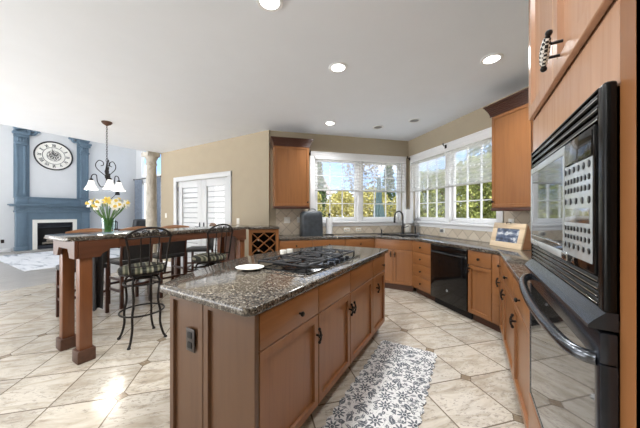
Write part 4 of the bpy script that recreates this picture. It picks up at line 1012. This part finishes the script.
for k in range(10):
    a = k * .63 + .2; m.tube(smooth_pts([(0.02 * math.cos(a), .02 * math.sin(a), 0), (.04 * math.cos(a), .04 * math.sin(a), .12), (.10 * math.cos(a), .10 * math.sin(a), .21 + .02 * (k % 3))], 4), .0035, 5)
lv = m.build('leaf_blades', 'stem', o, 'narrow green leaves')
lv.location = (0, 0, .018)

# ================================================================== DINING AREA
def dchair(label, x, y, rz):
    o = thing('dining_chair', label, 'dining chair', (x, y, 0), rz, 'black leather dining chairs')   # backrest on +x side
    MB().box(-.22, .20, -.21, .21, .60, .665, .02, 3).build('seat', 'fabric_black', o)
    for sx in (-.19, .19):
        for sy in (-.19, .19): MB().box(sx - .02, sx + .02, sy - .02, sy + .02, 0, .60, .004).build('leg', 'wood_dark', o)
    m = MB()
    for sy in (-.19, .19): m.box(-.17, .17, sy - .012, sy + .012, .22, .25); m.box(-.17, .17, sy - .012, sy + .012, .38, .41)
    m.box(-.20, -.18, -.17, .17, .28, .31); m.box(.18, .20, -.17, .17, .28, .31)
    m.build('stretchers', 'wood_dark', o, smooth=0)
    for sy in (-.20, .20): MB().tube(smooth_pts([(.19, sy, .60), (.205, sy, .80), (.24, sy, 1.04)], 4), .018, 8).build('back_post', 'wood_dark', o)
    M = Matrix.Translation((.19, 0, .65)) @ Matrix.Rotation(R(6), 4, 'Y')
    MB().box(-.02, .02, -.182, .182, .02, .38, .012, 2, M=M).build('back_cushion', 'fabric_black', o)
    m = MB(); m.grid(lambda a, b: (.245 - .03 * math.cos((a - .5) * math.pi) + .018 * math.cos(2 * math.pi * b), -.235 + .47 * a, 1.075 + .03 * math.sin(math.pi * a) + (.034) * math.sin(2 * math.pi * b)), 14, 10)
    m.build('top_rail', 'wood_rail', o)
    return o
dchair('black leather dining chair behind the bar, by its two near legs', -4.36, 1.33, R(0))
dchair('black leather dining chair seen under the bar behind the nearest iron stool', -4.36, 1.87, R(2))
dchair('black leather dining chair right of the one behind the nearest iron stool', -4.36, 2.42, R(-2))
dchair('black leather dining chair at the end of the dining table before the french doors', -4.55, 3.16, R(40))
# black cloth over the first chair
m = MB()
m.grid(lambda a, b: (-4.10 + .02 * math.sin(a * 9) + .03 * (1 - b), 1.335 + .125 * a * (1 - .25 * (1 - b)), .10 + .03 * math.sin(a * 3.1) + (.86) * b), 10, 10)
m.grid(lambda a, b: (-4.075 + .02 * math.sin(a * 9) + .03 * (1 - b), 1.335 + .125 * a * (1 - .25 * (1 - b)), .10 + .03 * math.sin(a * 3.1) + (.86) * b), 10, 10)
m.grid(lambda a, b: (-4.10 + .025 * a, 1.335 + .125 * b, .96), 2, 4)
tag(m.build('draped_cloth', 'fabric_black', smooth=60), 'black cloth hanging down behind the bar legs, on the dining chair back', 'cloth')
o = thing('dining_table', 'counter height dining table under the chandelier, behind the raised bar', 'dining table', (-5.27, 2.2, 0))
MB().box(-.60, .62, -.72, .72, .87, .91, .01).build('tabletop', 'wood_light', o)
MB().box(-.53, .55, -.64, .64, .79, .869).build('apron', 'wood_dark', o, smooth=0)
for x in (-.54, .54):
    for y in (-.62, .62): MB().box(x - .04, x + .04, y - .04, y + .04, 0, .79, .006).build('leg', 'wood_dark', o)
# chandelier
o = thing('chandelier', 'dark iron chandelier with white bell shades over the dining table', 'chandelier', (-5.27, 1.92, 0))
MB().lathe([(.075, 2.869), (.075, 2.855), (.055, 2.83), (.02, 2.81), (.008, 2.80)], seg=24).build('canopy', 'wood_toe', o)
m = MB()
nl = 18
for i in range(nl):
    z = 2.80 - (2.80 - 2.25) * (i + .5) / nl; a = (i % 2) * math.pi / 2
    m.tube([(.011 * math.cos(t) * math.cos(a), .011 * math.cos(t) * math.sin(a), z + .021 * math.sin(t)) for t in [2 * math.pi * k / 10 for k in range(10)]], .0032, 5, closed=True)
m.build('chain', 'iron', o)
m = MB(); m.tube([(.03 * math.cos(2 * math.pi * k / 14), 0, 2.225 + .03 * math.sin(2 * math.pi * k / 14)) for k in range(14)], .005, 6, closed=True)
m.lathe([(.006, 2.19), (.012, 2.14), (.02, 2.08), (.032, 2.03), (.022, 1.98), (.03, 1.94), (.014, 1.90), (.012, 1.80), (.024, 1.78), (.008, 1.74)], seg=14); m.build('stem', 'iron', o)
for k in range(3):
    a = R(30.855 + 199 + 120 * k); c, s = math.cos(a), math.sin(a)
    def rz(r, z): return (r * c, r * s, z)
    m = MB()
    m.tube(smooth_pts([rz(.015, 1.80), rz(.08, 1.77), rz(.13, 1.86), rz(.145, 1.965), rz(.188, 1.975), rz(.213, 1.94), rz(.215, 1.90)], 6), .0075, 8)
    m.tube(smooth_pts([rz(.012, 1.95), rz(.065, 2.0), rz(.14, 2.08), rz(.155, 2.15), rz(.11, 2.215), rz(.055, 2.19), rz(.05, 2.14), rz(.085, 2.125)], 6), .0065, 8)
    ar = m.build('arm', 'iron', o)
    MB().lathe([(.012, 1.91), (.024, 1.90), (.028, 1.865), (.02, 1.86)], rz(.215, 0), 14).build('socket', 'iron', ar)
    MB().lathe([(.028, 1.875), (.036, 1.865), (.045, 1.83), (.058, 1.79), (.086, 1.738), (.093, 1.724), (.089, 1.724), (.06, 1.785), (.04, 1.83), (.026, 1.868)], rz(.215, 0), 22, cap=False).build('glass_shade', 'shade', ar)
    MB().ball(rz(.215, 1.80), .026).build('bulb', 'lamp_on', ar)
    l = bpy.data.lights.new('chandelier_bulb', 'POINT'); l.energy = 9; l.shadow_soft_size = .03; l.color = (1, .93, .82)
    lo = bpy.data.objects.new('chandelier_bulb_light', l); COL.objects.link(lo); lo.parent = o; lo.location = rz(.215, 1.75)

# stone column at the edge of the kitchen ceiling
o = thing('stone_column', 'round mottled beige stone column beside the tan wall edge', 'column', (-7.02, 3.50, 0))
MB().lathe([(.128, .16), (.125, 1.0), (.112, 2.55)], seg=28).build('shaft', 'stone', o)
m = MB(); m.lathe([(.112, 2.55), (.132, 2.56), (.132, 2.59), (.117, 2.60), (.117, 2.68), (.14, 2.72), (.155, 2.76)], seg=28); m.box(-.165, .165, -.165, .13, 2.76, CEIL - .001, .006); m.build('capital', 'stone', o)
m = MB(); m.box(-.17, .17, -.17, .13, 0, .08, .006); m.lathe([(.16, .08), (.16, .12), (.14, .14), (.128, .17)], seg=28); m.build('base', 'stone', o)

# ================================================================== FAMILY ROOM
FXW = -13.499
o = thing('fireplace', 'slate blue fireplace surround with fluted pilasters on the far family room wall', 'fireplace', (FXW, 3.27, 0))
# local: x out from wall (+), y along wall
m = MB()
for s in (-1, 1):
    y = s * .86
    m.box(0, .24, y - .13, y + .13, .16, 1.36, .01); m.box(0, .27, y - .15, y + .15, 0, .16, .01); m.box(.24, .255, y - .08, y + .08, .25, 1.20, .006)
m.box(0, .20, -.729, -.60, 0, 1.099); m.box(0, .20, .60, .729, 0, 1.099); m.box(0, .205, -.729, .729, 1.10, 1.36)
m.build('lower_surround', 'blue', o)
m = MB(); m.box(0, .28, -1.02, 1.02, 1.36, 1.42, .01); m.box(0, .24, -1.0, 1.0, 1.42, 1.56, .01)
for i in range(48): y = -.98 + i * 1.96 / 47; m.box(.24, .262, y - .012, y + .012, 1.375 + .05, 1.455)
m.build('frieze', 'blue', o)
for s in (-1, 1):
    m = MB(); m.tube([(.27, s * .87 + (.055 - k * .0026) * math.cos(k * .6), 1.49 + (.055 - k * .0026) * math.sin(k * .6)) for k in range(18)], .012, 6); m.build('scroll_ornament', 'blue', o)
m = MB(); m.box(.24, .26, -.28, .28, 1.455, 1.545, .005)
for i in range(7): m.ball((.262, -.21 + i * .07, 1.50 + .012 * (i % 2)), .028, (.6, 1, 1), 8)
m.build('ornament', 'blue', o)
m = MB(); m.box(0, .34, -1.10, 1.10, 1.56, 1.60, .01); m.box(0, .39, -1.15, 1.15, 1.60, 1.64, .01); m.build('mantel_shelf', 'blue', o)
m = MB(); m.box(0, .20, -1.0, 1.0, 1.64, 1.86, .01); m.box(.0, .25, -1.02, 1.02, 1.86, 1.90, .01); m.box(.20, .235, -.99, -.72, 1.64, 1.86, .006); m.box(.20, .235, .72, .99, 1.64, 1.86, .006); m.build('plinth', 'blue', o)
for s in (-1, 1):
    y = s * .86; m = MB()
    m.box(0, .06, y - .22 if s > 0 else y - .15, y + .15 if s > 0 else y + .22, 1.90, 4.6)
    m.box(.06, .12, y - .13, y + .13, 1.90, 3.72, .008)
    for dy in (-.085, .085): m.box(.12, .14, y + dy - .03, y + dy + .03, 2.0, 3.66, .008)
    p = m.build('pilaster', 'blue', o)
    m = MB(); m.box(.06, .17, y - .15, y + .15, 3.72, 3.78, .008); m.box(.06, .14, y - .13, y + .13, 3.78, 3.98, .008); m.box(.06, .20, y - .17, y + .17, 3.98, 4.06, .01); m.box(.06, .24, y - .20, y + .20, 4.06, 4.14, .012)
    for q in (-.07, .0, .07): m.ball((.145, y + q, 3.88), .045, (.6, .7, 1.6), 8)
    m.build('capital', 'blue', p)
    m = MB(); ci = -s
    m.tube([(.10, y + ci * (.30 + (.15 - k * .006) * math.cos(k * .5)), 4.22 + (.15 - k * .006) * math.sin(k * .5)) for k in range(20)], .045, 8)
    m.tube(smooth_pts([(.10, y - .15 * s * -1, 4.22), (.10, y, 4.30), (.10, y + ci * .20, 4.42), (.10, y + ci * .42, 4.36)], 5), .07, 8)
    m.build('scroll', 'blue', p)
m = MB(); m.box(0, .03, -.64, .64, 1.90, 4.30); m.build('overmantel_panel', 'pale_wall', o, smooth=0)
m = MB(); m.box(.14, .215, -.599, -.48, 0, 1.09, .004); m.box(.14, .215, .48, .599, 0, 1.09, .004); m.box(.14, .215, -.48, .48, .98, 1.09, .004); m.build('marble_slip', 'ceramic', o)
m = MB(); m.box(.0, .02, -.48, .48, .0, .98); m.box(.02, .17, -.48, -.46, 0, .98); m.box(.02, .17, .46, .48, 0, .98); m.box(.02, .17, -.46, .46, .96, .98); m.box(.02, .17, -.46, .46, 0, .02); m.build('firebox', 'black_matte', o, smooth=0)
m = MB(); m.box(.175, .19, -.48, .48, .03, .16); m.build('lower_grille', 'black_steel', o)
m = MB(); m.box(.175, .19, -.48, .48, .80, .84)
for i in range(5): m.box(.175, .19, -.46, .46, .86 + i * .022, .87 + i * .022)
m.build('upper_grille', 'black_steel', o)
MB().box(0, .75, -1.05, 1.05, -.0, .035, .005).build('hearth_slab', 'greywood', o)
for i, (y, z, a_, ln) in enumerate(((-.02, .225, .0, .62), (.05, .315, .04, .54), (-.06, .41, -.05, .46), (.04, .505, .06, .34))):
    lgo = MB().tube(smooth_pts([(0, -ln / 2, 0), (.006, 0, .008), (0, ln / 2, 0)], 4), .038, 10).build('gas_log', 'logs', loc=(FXW + .10, 3.27 + y, z)); lgo.rotation_euler = (a_, 0, 0)
    tag(lgo, 'pale log in the firebox of the blue fireplace', 'log', 'logs in the firebox')
# clock
o = thing('wall_clock', 'large round clock with black rim above the blue mantel', 'clock', (FXW + .032, 3.26, 3.48))
MY = Matrix.Rotation(R(90), 4, 'Y')
MB().lathe([(.495, .0), (.535, .0), (.54, .03), (.528, .042), (.508, .038), (.495, .02)], seg=48, M=MY, cap=False).build('rim', 'black_satin', o)
MB().lathe([(.0015, .0), (.50, .0), (.50, .012), (.0015, .012)], seg=48, M=MY, cap=False).build('dial', 'ceramic', o)
num = ['XII', 'I', 'II', 'III', 'IV', 'V', 'VI', 'VII', 'VIII', 'IX', 'X', 'XI']
mm = MB()
def glyph(M, ch, x):
    hgt, t = .10, .013
    def bar(p, q): 
        d_ = Vector((q[0] - p[0], q[1] - p[1])); a = math.atan2(d_.y, d_.x)
        mm.box(0, d_.length, -t / 2, t / 2, .012, .016, M=M @ Matrix.Translation((x + p[0], p[1], 0)) @ Matrix.Rotation(a, 4, 'Z'))
    if ch == 'I': bar((.012, -hgt / 2), (.012, hgt / 2)); return .028
    if ch == 'V': bar((0, hgt / 2), (.026, -hgt / 2)); bar((.026, -hgt / 2), (.052, hgt / 2)); return .056
    bar((0, hgt / 2), (.05, -hgt / 2)); bar((0, -hgt / 2), (.05, hgt / 2)); return .056
# dial plane: local x -> +Y?  viewed from +X looking -X: right is +Y
base = Matrix(((0, 0, 1, 0), (1, 0, 0, 0), (0, 1, 0, 0), (0, 0, 0, 1)))
for i, s_ in enumerate(num):
    a = -i * math.pi / 6; wtot = sum({'I': .028}.get(c_, .056) for c_ in s_)
    M = base @ Matrix.Rotation(a, 4, 'Z') @ Matrix.Translation((-wtot / 2, .385, 0)); x = 0
    for c_ in s_: x += glyph(M, c_, x)
mm.build('numerals', 'black_steel', o)
m = MB()
for r in (.31, .19): m.tube([(.016, r * math.cos(2 * math.pi * k / 40), r * math.sin(2 * math.pi * k / 40)) for k in range(40)], .007, 6, closed=True)
for k in range(8):
    a = k * math.pi / 4
    m.tube([(.018, .10 * math.cos(a) + (.07 - j * .004) * math.cos(a + j * .6), .10 * math.sin(a) + (.07 - j * .004) * math.sin(a + j * .6)) for j in range(14)], .008, 5)
m.build('filigree', 'black_steel', o)
m = MB(); m.tube([(.024, 0, 0), (.024, .14, .10)], .010, 6); m.tube([(.026, 0, 0), (.026, -.06, .27)], .008, 6); m.cyl((.016, 0, 0), .022, .014, 'x'); m.build('hands', 'black_satin', o)
# rug
m = MB(); m.box(-12.5, -8.7, 1.63, 5.0, .001, .014, .004); tag(m.build('area_rug', 'streak', smooth=0), 'white and grey streaked rug on the family room floor', 'rug')
# recliner
o = thing('recliner', 'charcoal recliner in the family room, left of the stone column', 'armchair', (-11.2, 4.92, 0.015), R(20))
MB().box(-.30, .32, -.30, .30, .12, .46, .05, 3).build('seat', 'sofa', o)
M = Matrix.Translation((.28, 0, .40)) @ Matrix.Rotation(R(10), 4, 'Y')
MB().box(-.09, .11, -.33, .33, 0, .70, .07, 3, M=M).build('backrest', 'sofa', o)
for s in (-1, 1): MB().box(-.34, .36, s * .36 - .08, s * .36 + .08, .06, .62, .05, 3).build('armrest', 'sofa', o)
MB().box(-.3, .3, -.36, .36, 0, .10).build('base', 'black_matte', o)
# side table with adjustable lamp
o = thing('side_table', 'dark side table by the far wall of the family room, under the lamp', 'side table', (-12.55, 4.85, .015))
MB().box(-.25, .25, -.25, .25, .62, .66, .006).build('tabletop', 'wood_dark', o)
for x in (-.21, .21):
    for y in (-.21, .21): MB().box(x - .02, x + .02, y - .02, y + .02, 0, .62).build('leg', 'wood_dark', o, smooth=0)
o = thing('lantern', 'small black lantern on the side table behind the daffodils', 'lantern', (-12.5, 4.80, .677))
m = MB(); m.box(-.10, .10, -.10, .10, 0, .03, .004); m.box(-.09, .09, -.09, .09, .28, .31, .004); m.lathe([(.09, .31), (.05, .37), (.02, .40)], seg=4)
for x in (-.08, .08):
    for y in (-.08, .08): m.box(x - .01, x + .01, y - .01, y + .01, .03, .28)
m.tube([(.04 * math.cos(t), 0, .42 + .04 * math.sin(t)) for t in [2 * math.pi * k / 12 for k in range(12)]], .006, 6, closed=True)
m.build('frame', 'black_matte', o)
MB().box(-.075, .075, -.075, .075, .031, .279).build('glass_box', 'vase', o)
o = thing('floor_lamp', 'slim black floor lamp with an angled arm against the pale wall', 'lamp', (-13.0, 4.75, .015))
MB().lathe([(.15, 0), (.15, .02), (.03, .03)], seg=20).build('base', 'black_matte', o)
MB().tube([(0, 0, .03), (0, 0, 1.75)], .012).build('pole', 'black_matte', o)
MB().tube([(0, -.02, 1.73), (.0, .33, 2.15)], .010).build('arm', 'black_matte', o)
MB().lathe([(.03, .10), (.07, .06), (.09, -.06), (.085, -.06), (.06, .05)], (0, .36, 2.15), 16).build('shade', 'black_matte', o)
outlet('dark outlet low on the family room wall left of the fireplace', (-13.499, 2.02, .38), R(90), mat='outlet_dark', dark='black_matte')

# ================================================================== CEILING LIGHTS
def can(label, x, y, lit, power=1.0):
    o = thing('recessed_light', label, 'ceiling light', (x, y, CEIL), 0, 'recessed ceiling lights')
    MB().lathe([(.068, -.001), (.095, -.001), (.097, -.006), (.090, -.012), (.070, -.010)], seg=32, cap=False).build('trim_ring', 'white', o)
    MB().lathe([(.0015, -.001), (.070, -.001), (.070, -.007), (.0015, -.007)], seg=28, cap=False).build('lens', 'lamp_on' if lit else 'steel', o)
    if lit:
        l = bpy.data.lights.new('can_light', 'SPOT'); l.energy = CAN_POWER * power; l.spot_size = R(150); l.spot_blend = .9; l.shadow_soft_size = .16; l.color = (.96, .985, 1)
        lo = bpy.data.objects.new('can_light', l); COL.objects.link(lo); lo.parent = o; lo.location = (0, 0, -.03)
can('lit recessed light at the top edge of the photo, over the island', -1.25, 1.43, True)
can('lit recessed light over the far end of the island', -1.20, 2.45, True)
can('lit recessed light near the right upper cabinet', .18, 3.10, True)
can('lit recessed light before the back upper cabinet', -2.06, 3.90, True)
can('unlit recessed light before the back window, left of its twin', -1.42, 4.52, False)
can('unlit recessed light over the corner sink, nearest the right window', -.80, 4.50, False)

for x, y, lab in ((-1.25, .40, 'added unseen fill light over the near island end'), (.15, 1.0, 'added unseen fill light over the aisle before the ovens'), (-1.25, -.9, 'added unseen fill light behind the camera, in line with the island'), (-2.9, -.9, 'added unseen fill light behind the camera, in line with the raised bar')):  # unseen cans added beyond the view to fill the kitchen with light
    can(lab, x, y, True, .45 if x > 0 else 1.0)

# ================================================================== OUTDOORS
struct('ground', MB().prism([(-30, 6.3), (-3.6, 4.1), (-1.14, 6.3), (1.3, 3.9), (30, 3.9), (30, 45), (-30, 45)], -.40, -.25), 'patio', smooth=0)
def leaves(name, label, cat, mat, loc, rx, ry, h, n, size, cone=0.0, trunk=None, seed=1, z0=.0, group=None):
    rn = random.Random(seed); o = thing(name, label, cat, loc, 0, group); b = bmesh.new()
    for i in range(n):
        u = rn.random(); th = rn.random() * 2 * math.pi; rr = (1 - cone * u) * (rn.random() ** .45) * (1 if cone else math.sqrt(max(.05, 1 - (2 * u - 1) ** 4)))
        p = Vector((rx * rr * math.cos(th), ry * rr * math.sin(th), z0 + (h - z0) * u)) + Vector((rn.gauss(0, .04), rn.gauss(0, .04), rn.gauss(0, .04)))
        a = Vector((rn.gauss(0, 1), rn.gauss(0, 1), rn.gauss(0, 1))).normalized(); c = a.cross(Vector((rn.gauss(0, 1), rn.gauss(0, 1), rn.gauss(0, 1)))).normalized()
        s = size * (.6 + .8 * rn.random())
        vs_ = [b.verts.new(p + a * s * .5), b.verts.new(p + c * s * .3), b.verts.new(p - a * s * .5), b.verts.new(p - c * s * .3)]
        b.faces.new(vs_)
    mb = MB(); mb._merge(b); mb.build('foliage', mat, o, smooth=0)
    m = MB(); m.tube([(0, 0, 0), (.02, 0, h * .85)], .05, 8, rad=[.05 + .02 * h, .02]); 
    for k in range(6):
        a = k * 1.1; z = h * (.25 + .1 * k); m.tube([(0, 0, z), (rx * .5 * math.cos(a), ry * .5 * math.sin(a), z + .25 * h * .5)], .02, 5)
    m.build('trunk', 'trunk', o)
    return o
GZ = -.25
# behind the back window (direction (-1,1))
for i, (t, u) in enumerate(((.6, 10.6), (2.2, 10.8), (3.8, 10.6), (5.4, 10.8), (7.0, 10.6), (8.6, 10.8))):
    leaves('blossom_shrub', ['yellow blossoming shrub behind the back window, at the far left of the hedge', 'yellow blossoming shrub seen through the left back sash', 'yellow blossoming shrub left of the teal umbrella', 'yellow blossoming shrub behind the teal umbrella', 'yellow blossoming shrub right of the teal umbrella', 'yellow blossoming shrub seen past the corner between the windows'][i], 'shrub', 'leaf_yellow', B2(t, u, GZ), .74, .70, 2.5 + .2 * (i % 2), 6500, .11, seed=10 + i, group='yellow hedge')
for i, (t, u, h) in enumerate(((1.0, 13.5, 5.0), (3.6, 13.8, 4.4), (8.0, 14, 4.8))):
    leaves('conifer', ['dark conifer seen through the left back sash, beside the house roof', 'dark conifer between the two back sashes', 'dark conifer behind the right back sash'][i], 'tree', 'leaf_dark', B2(t, u, GZ), .9, .9, h, 1800, .20, cone=.9, seed=30 + i, group='dark conifers outside')
leaves('bare_tree', 'bare twiggy tree behind the teal umbrella', 'tree', 'leaf_twig', B2(5.9, 13.2, GZ), 1.1, 1.1, 4.9, 1100, .16, seed=44, z0=1.6)
o = thing('neighbor_house', 'grey roofed house seen through the left back sash', 'house', B2(1.2, 21, GZ), A2)
MB().box(-6, 5, 0, 6, 0, 3.2).build('walls', 'siding', o, smooth=0)
M = Matrix.Translation((-6.4, 0, 0)) @ Matrix.Rotation(R(90), 4, 'Z') @ Matrix.Rotation(R(90), 4, 'X')
MB().prism([(-.5, 3.15), (6.5, 3.15), (3, 5.4)], 0, 11.8, M=M).build('roof', 'roof', o, smooth=0)
m = MB()
for x in (-4.5, -2, .5, 3): m.box(x - .5, x + .5, -.03, 0, 1.0, 2.4)
m.build('windows', 'black_satin', o, smooth=0)
# umbrella
o = thing('patio_umbrella', 'closed teal patio umbrella standing outside the back window', 'umbrella', (-2.85, 9.17, GZ))
MB().tube([(0, 0, .05), (0, 0, 2.95)], .022, 10).build('pole', 'white', o)
MB().lathe([(.28, 0), (.28, .05), (.06, .09), (.03, .25)], seg=20).build('base', 'black_matte', o)
def um(a, b):
    th = 2 * math.pi * a; r = (.045 + .14 * (1 - b) ** 1.3 - .03 * math.exp(-((b - .42) / .1) ** 2)) * (1 + .22 * math.cos(8 * th)) + .01
    return (r * math.cos(th), r * math.sin(th), 1.38 + 1.5 * b)
m = MB(); m.grid(um, 64, 16, cu=True); m.build('canopy', 'teal', o, smooth=60)
MB().lathe([(.10, 0), (.105, .03), (.10, .06)], (0, 0, 1.98), 16).build('tie_strap', 'teal', o)
# beyond the right window (direction (1,1))
for i, (t, u, h) in enumerate(((-8.2, 6.2, 3.1), (-7.1, 6.1, 2.9), (-6.0, 6.3, 3.2), (-4.9, 6.1, 3.0), (-3.8, 6.2, 3.2), (-2.7, 6.0, 3.0), (-1.6, 6.2, 3.1), (-.5, 6.1, 3.0), (-8.7, 7.5, 3.3), (-7.6, 7.4, 3.4), (-6.5, 7.5, 3.2), (-5.4, 7.4, 3.4), (-4.3, 7.5, 3.3), (-3.2, 7.4, 3.4), (-2.1, 7.5, 3.2), (-1.0, 7.4, 3.3))):
    leaves('evergreen_shrub', ('yellow green evergreen in the front hedge row outside the right window' if i < 8 else 'yellow green evergreen in the back hedge row outside the right window'), 'shrub', 'leaf_green', B1(t, u, GZ), .50, .50, h, 4200, .10, cone=.30, seed=60 + i, group='front evergreen row' if i < 8 else 'back evergreen row')
for i, (t, u, h) in enumerate(((-10.2, 11, 5.4), (-7.2, 10.6, 4.9), (-4.2, 11, 5.8), (-1.2, 11, 5.2))):
    leaves('pine_tree', ['open pine at the left end of the row beyond the right window', 'open pine seen through the sash nearest the sink', 'open pine seen through the sash by the upper cabinet', 'open pine hidden mostly behind the right upper cabinet'][i], 'tree', 'leaf_dark', B1(t, u, GZ), 1.4, 1.4, h, 1300, .20, cone=.6, seed=80 + i, z0=1.0, group='pines outside the right window')
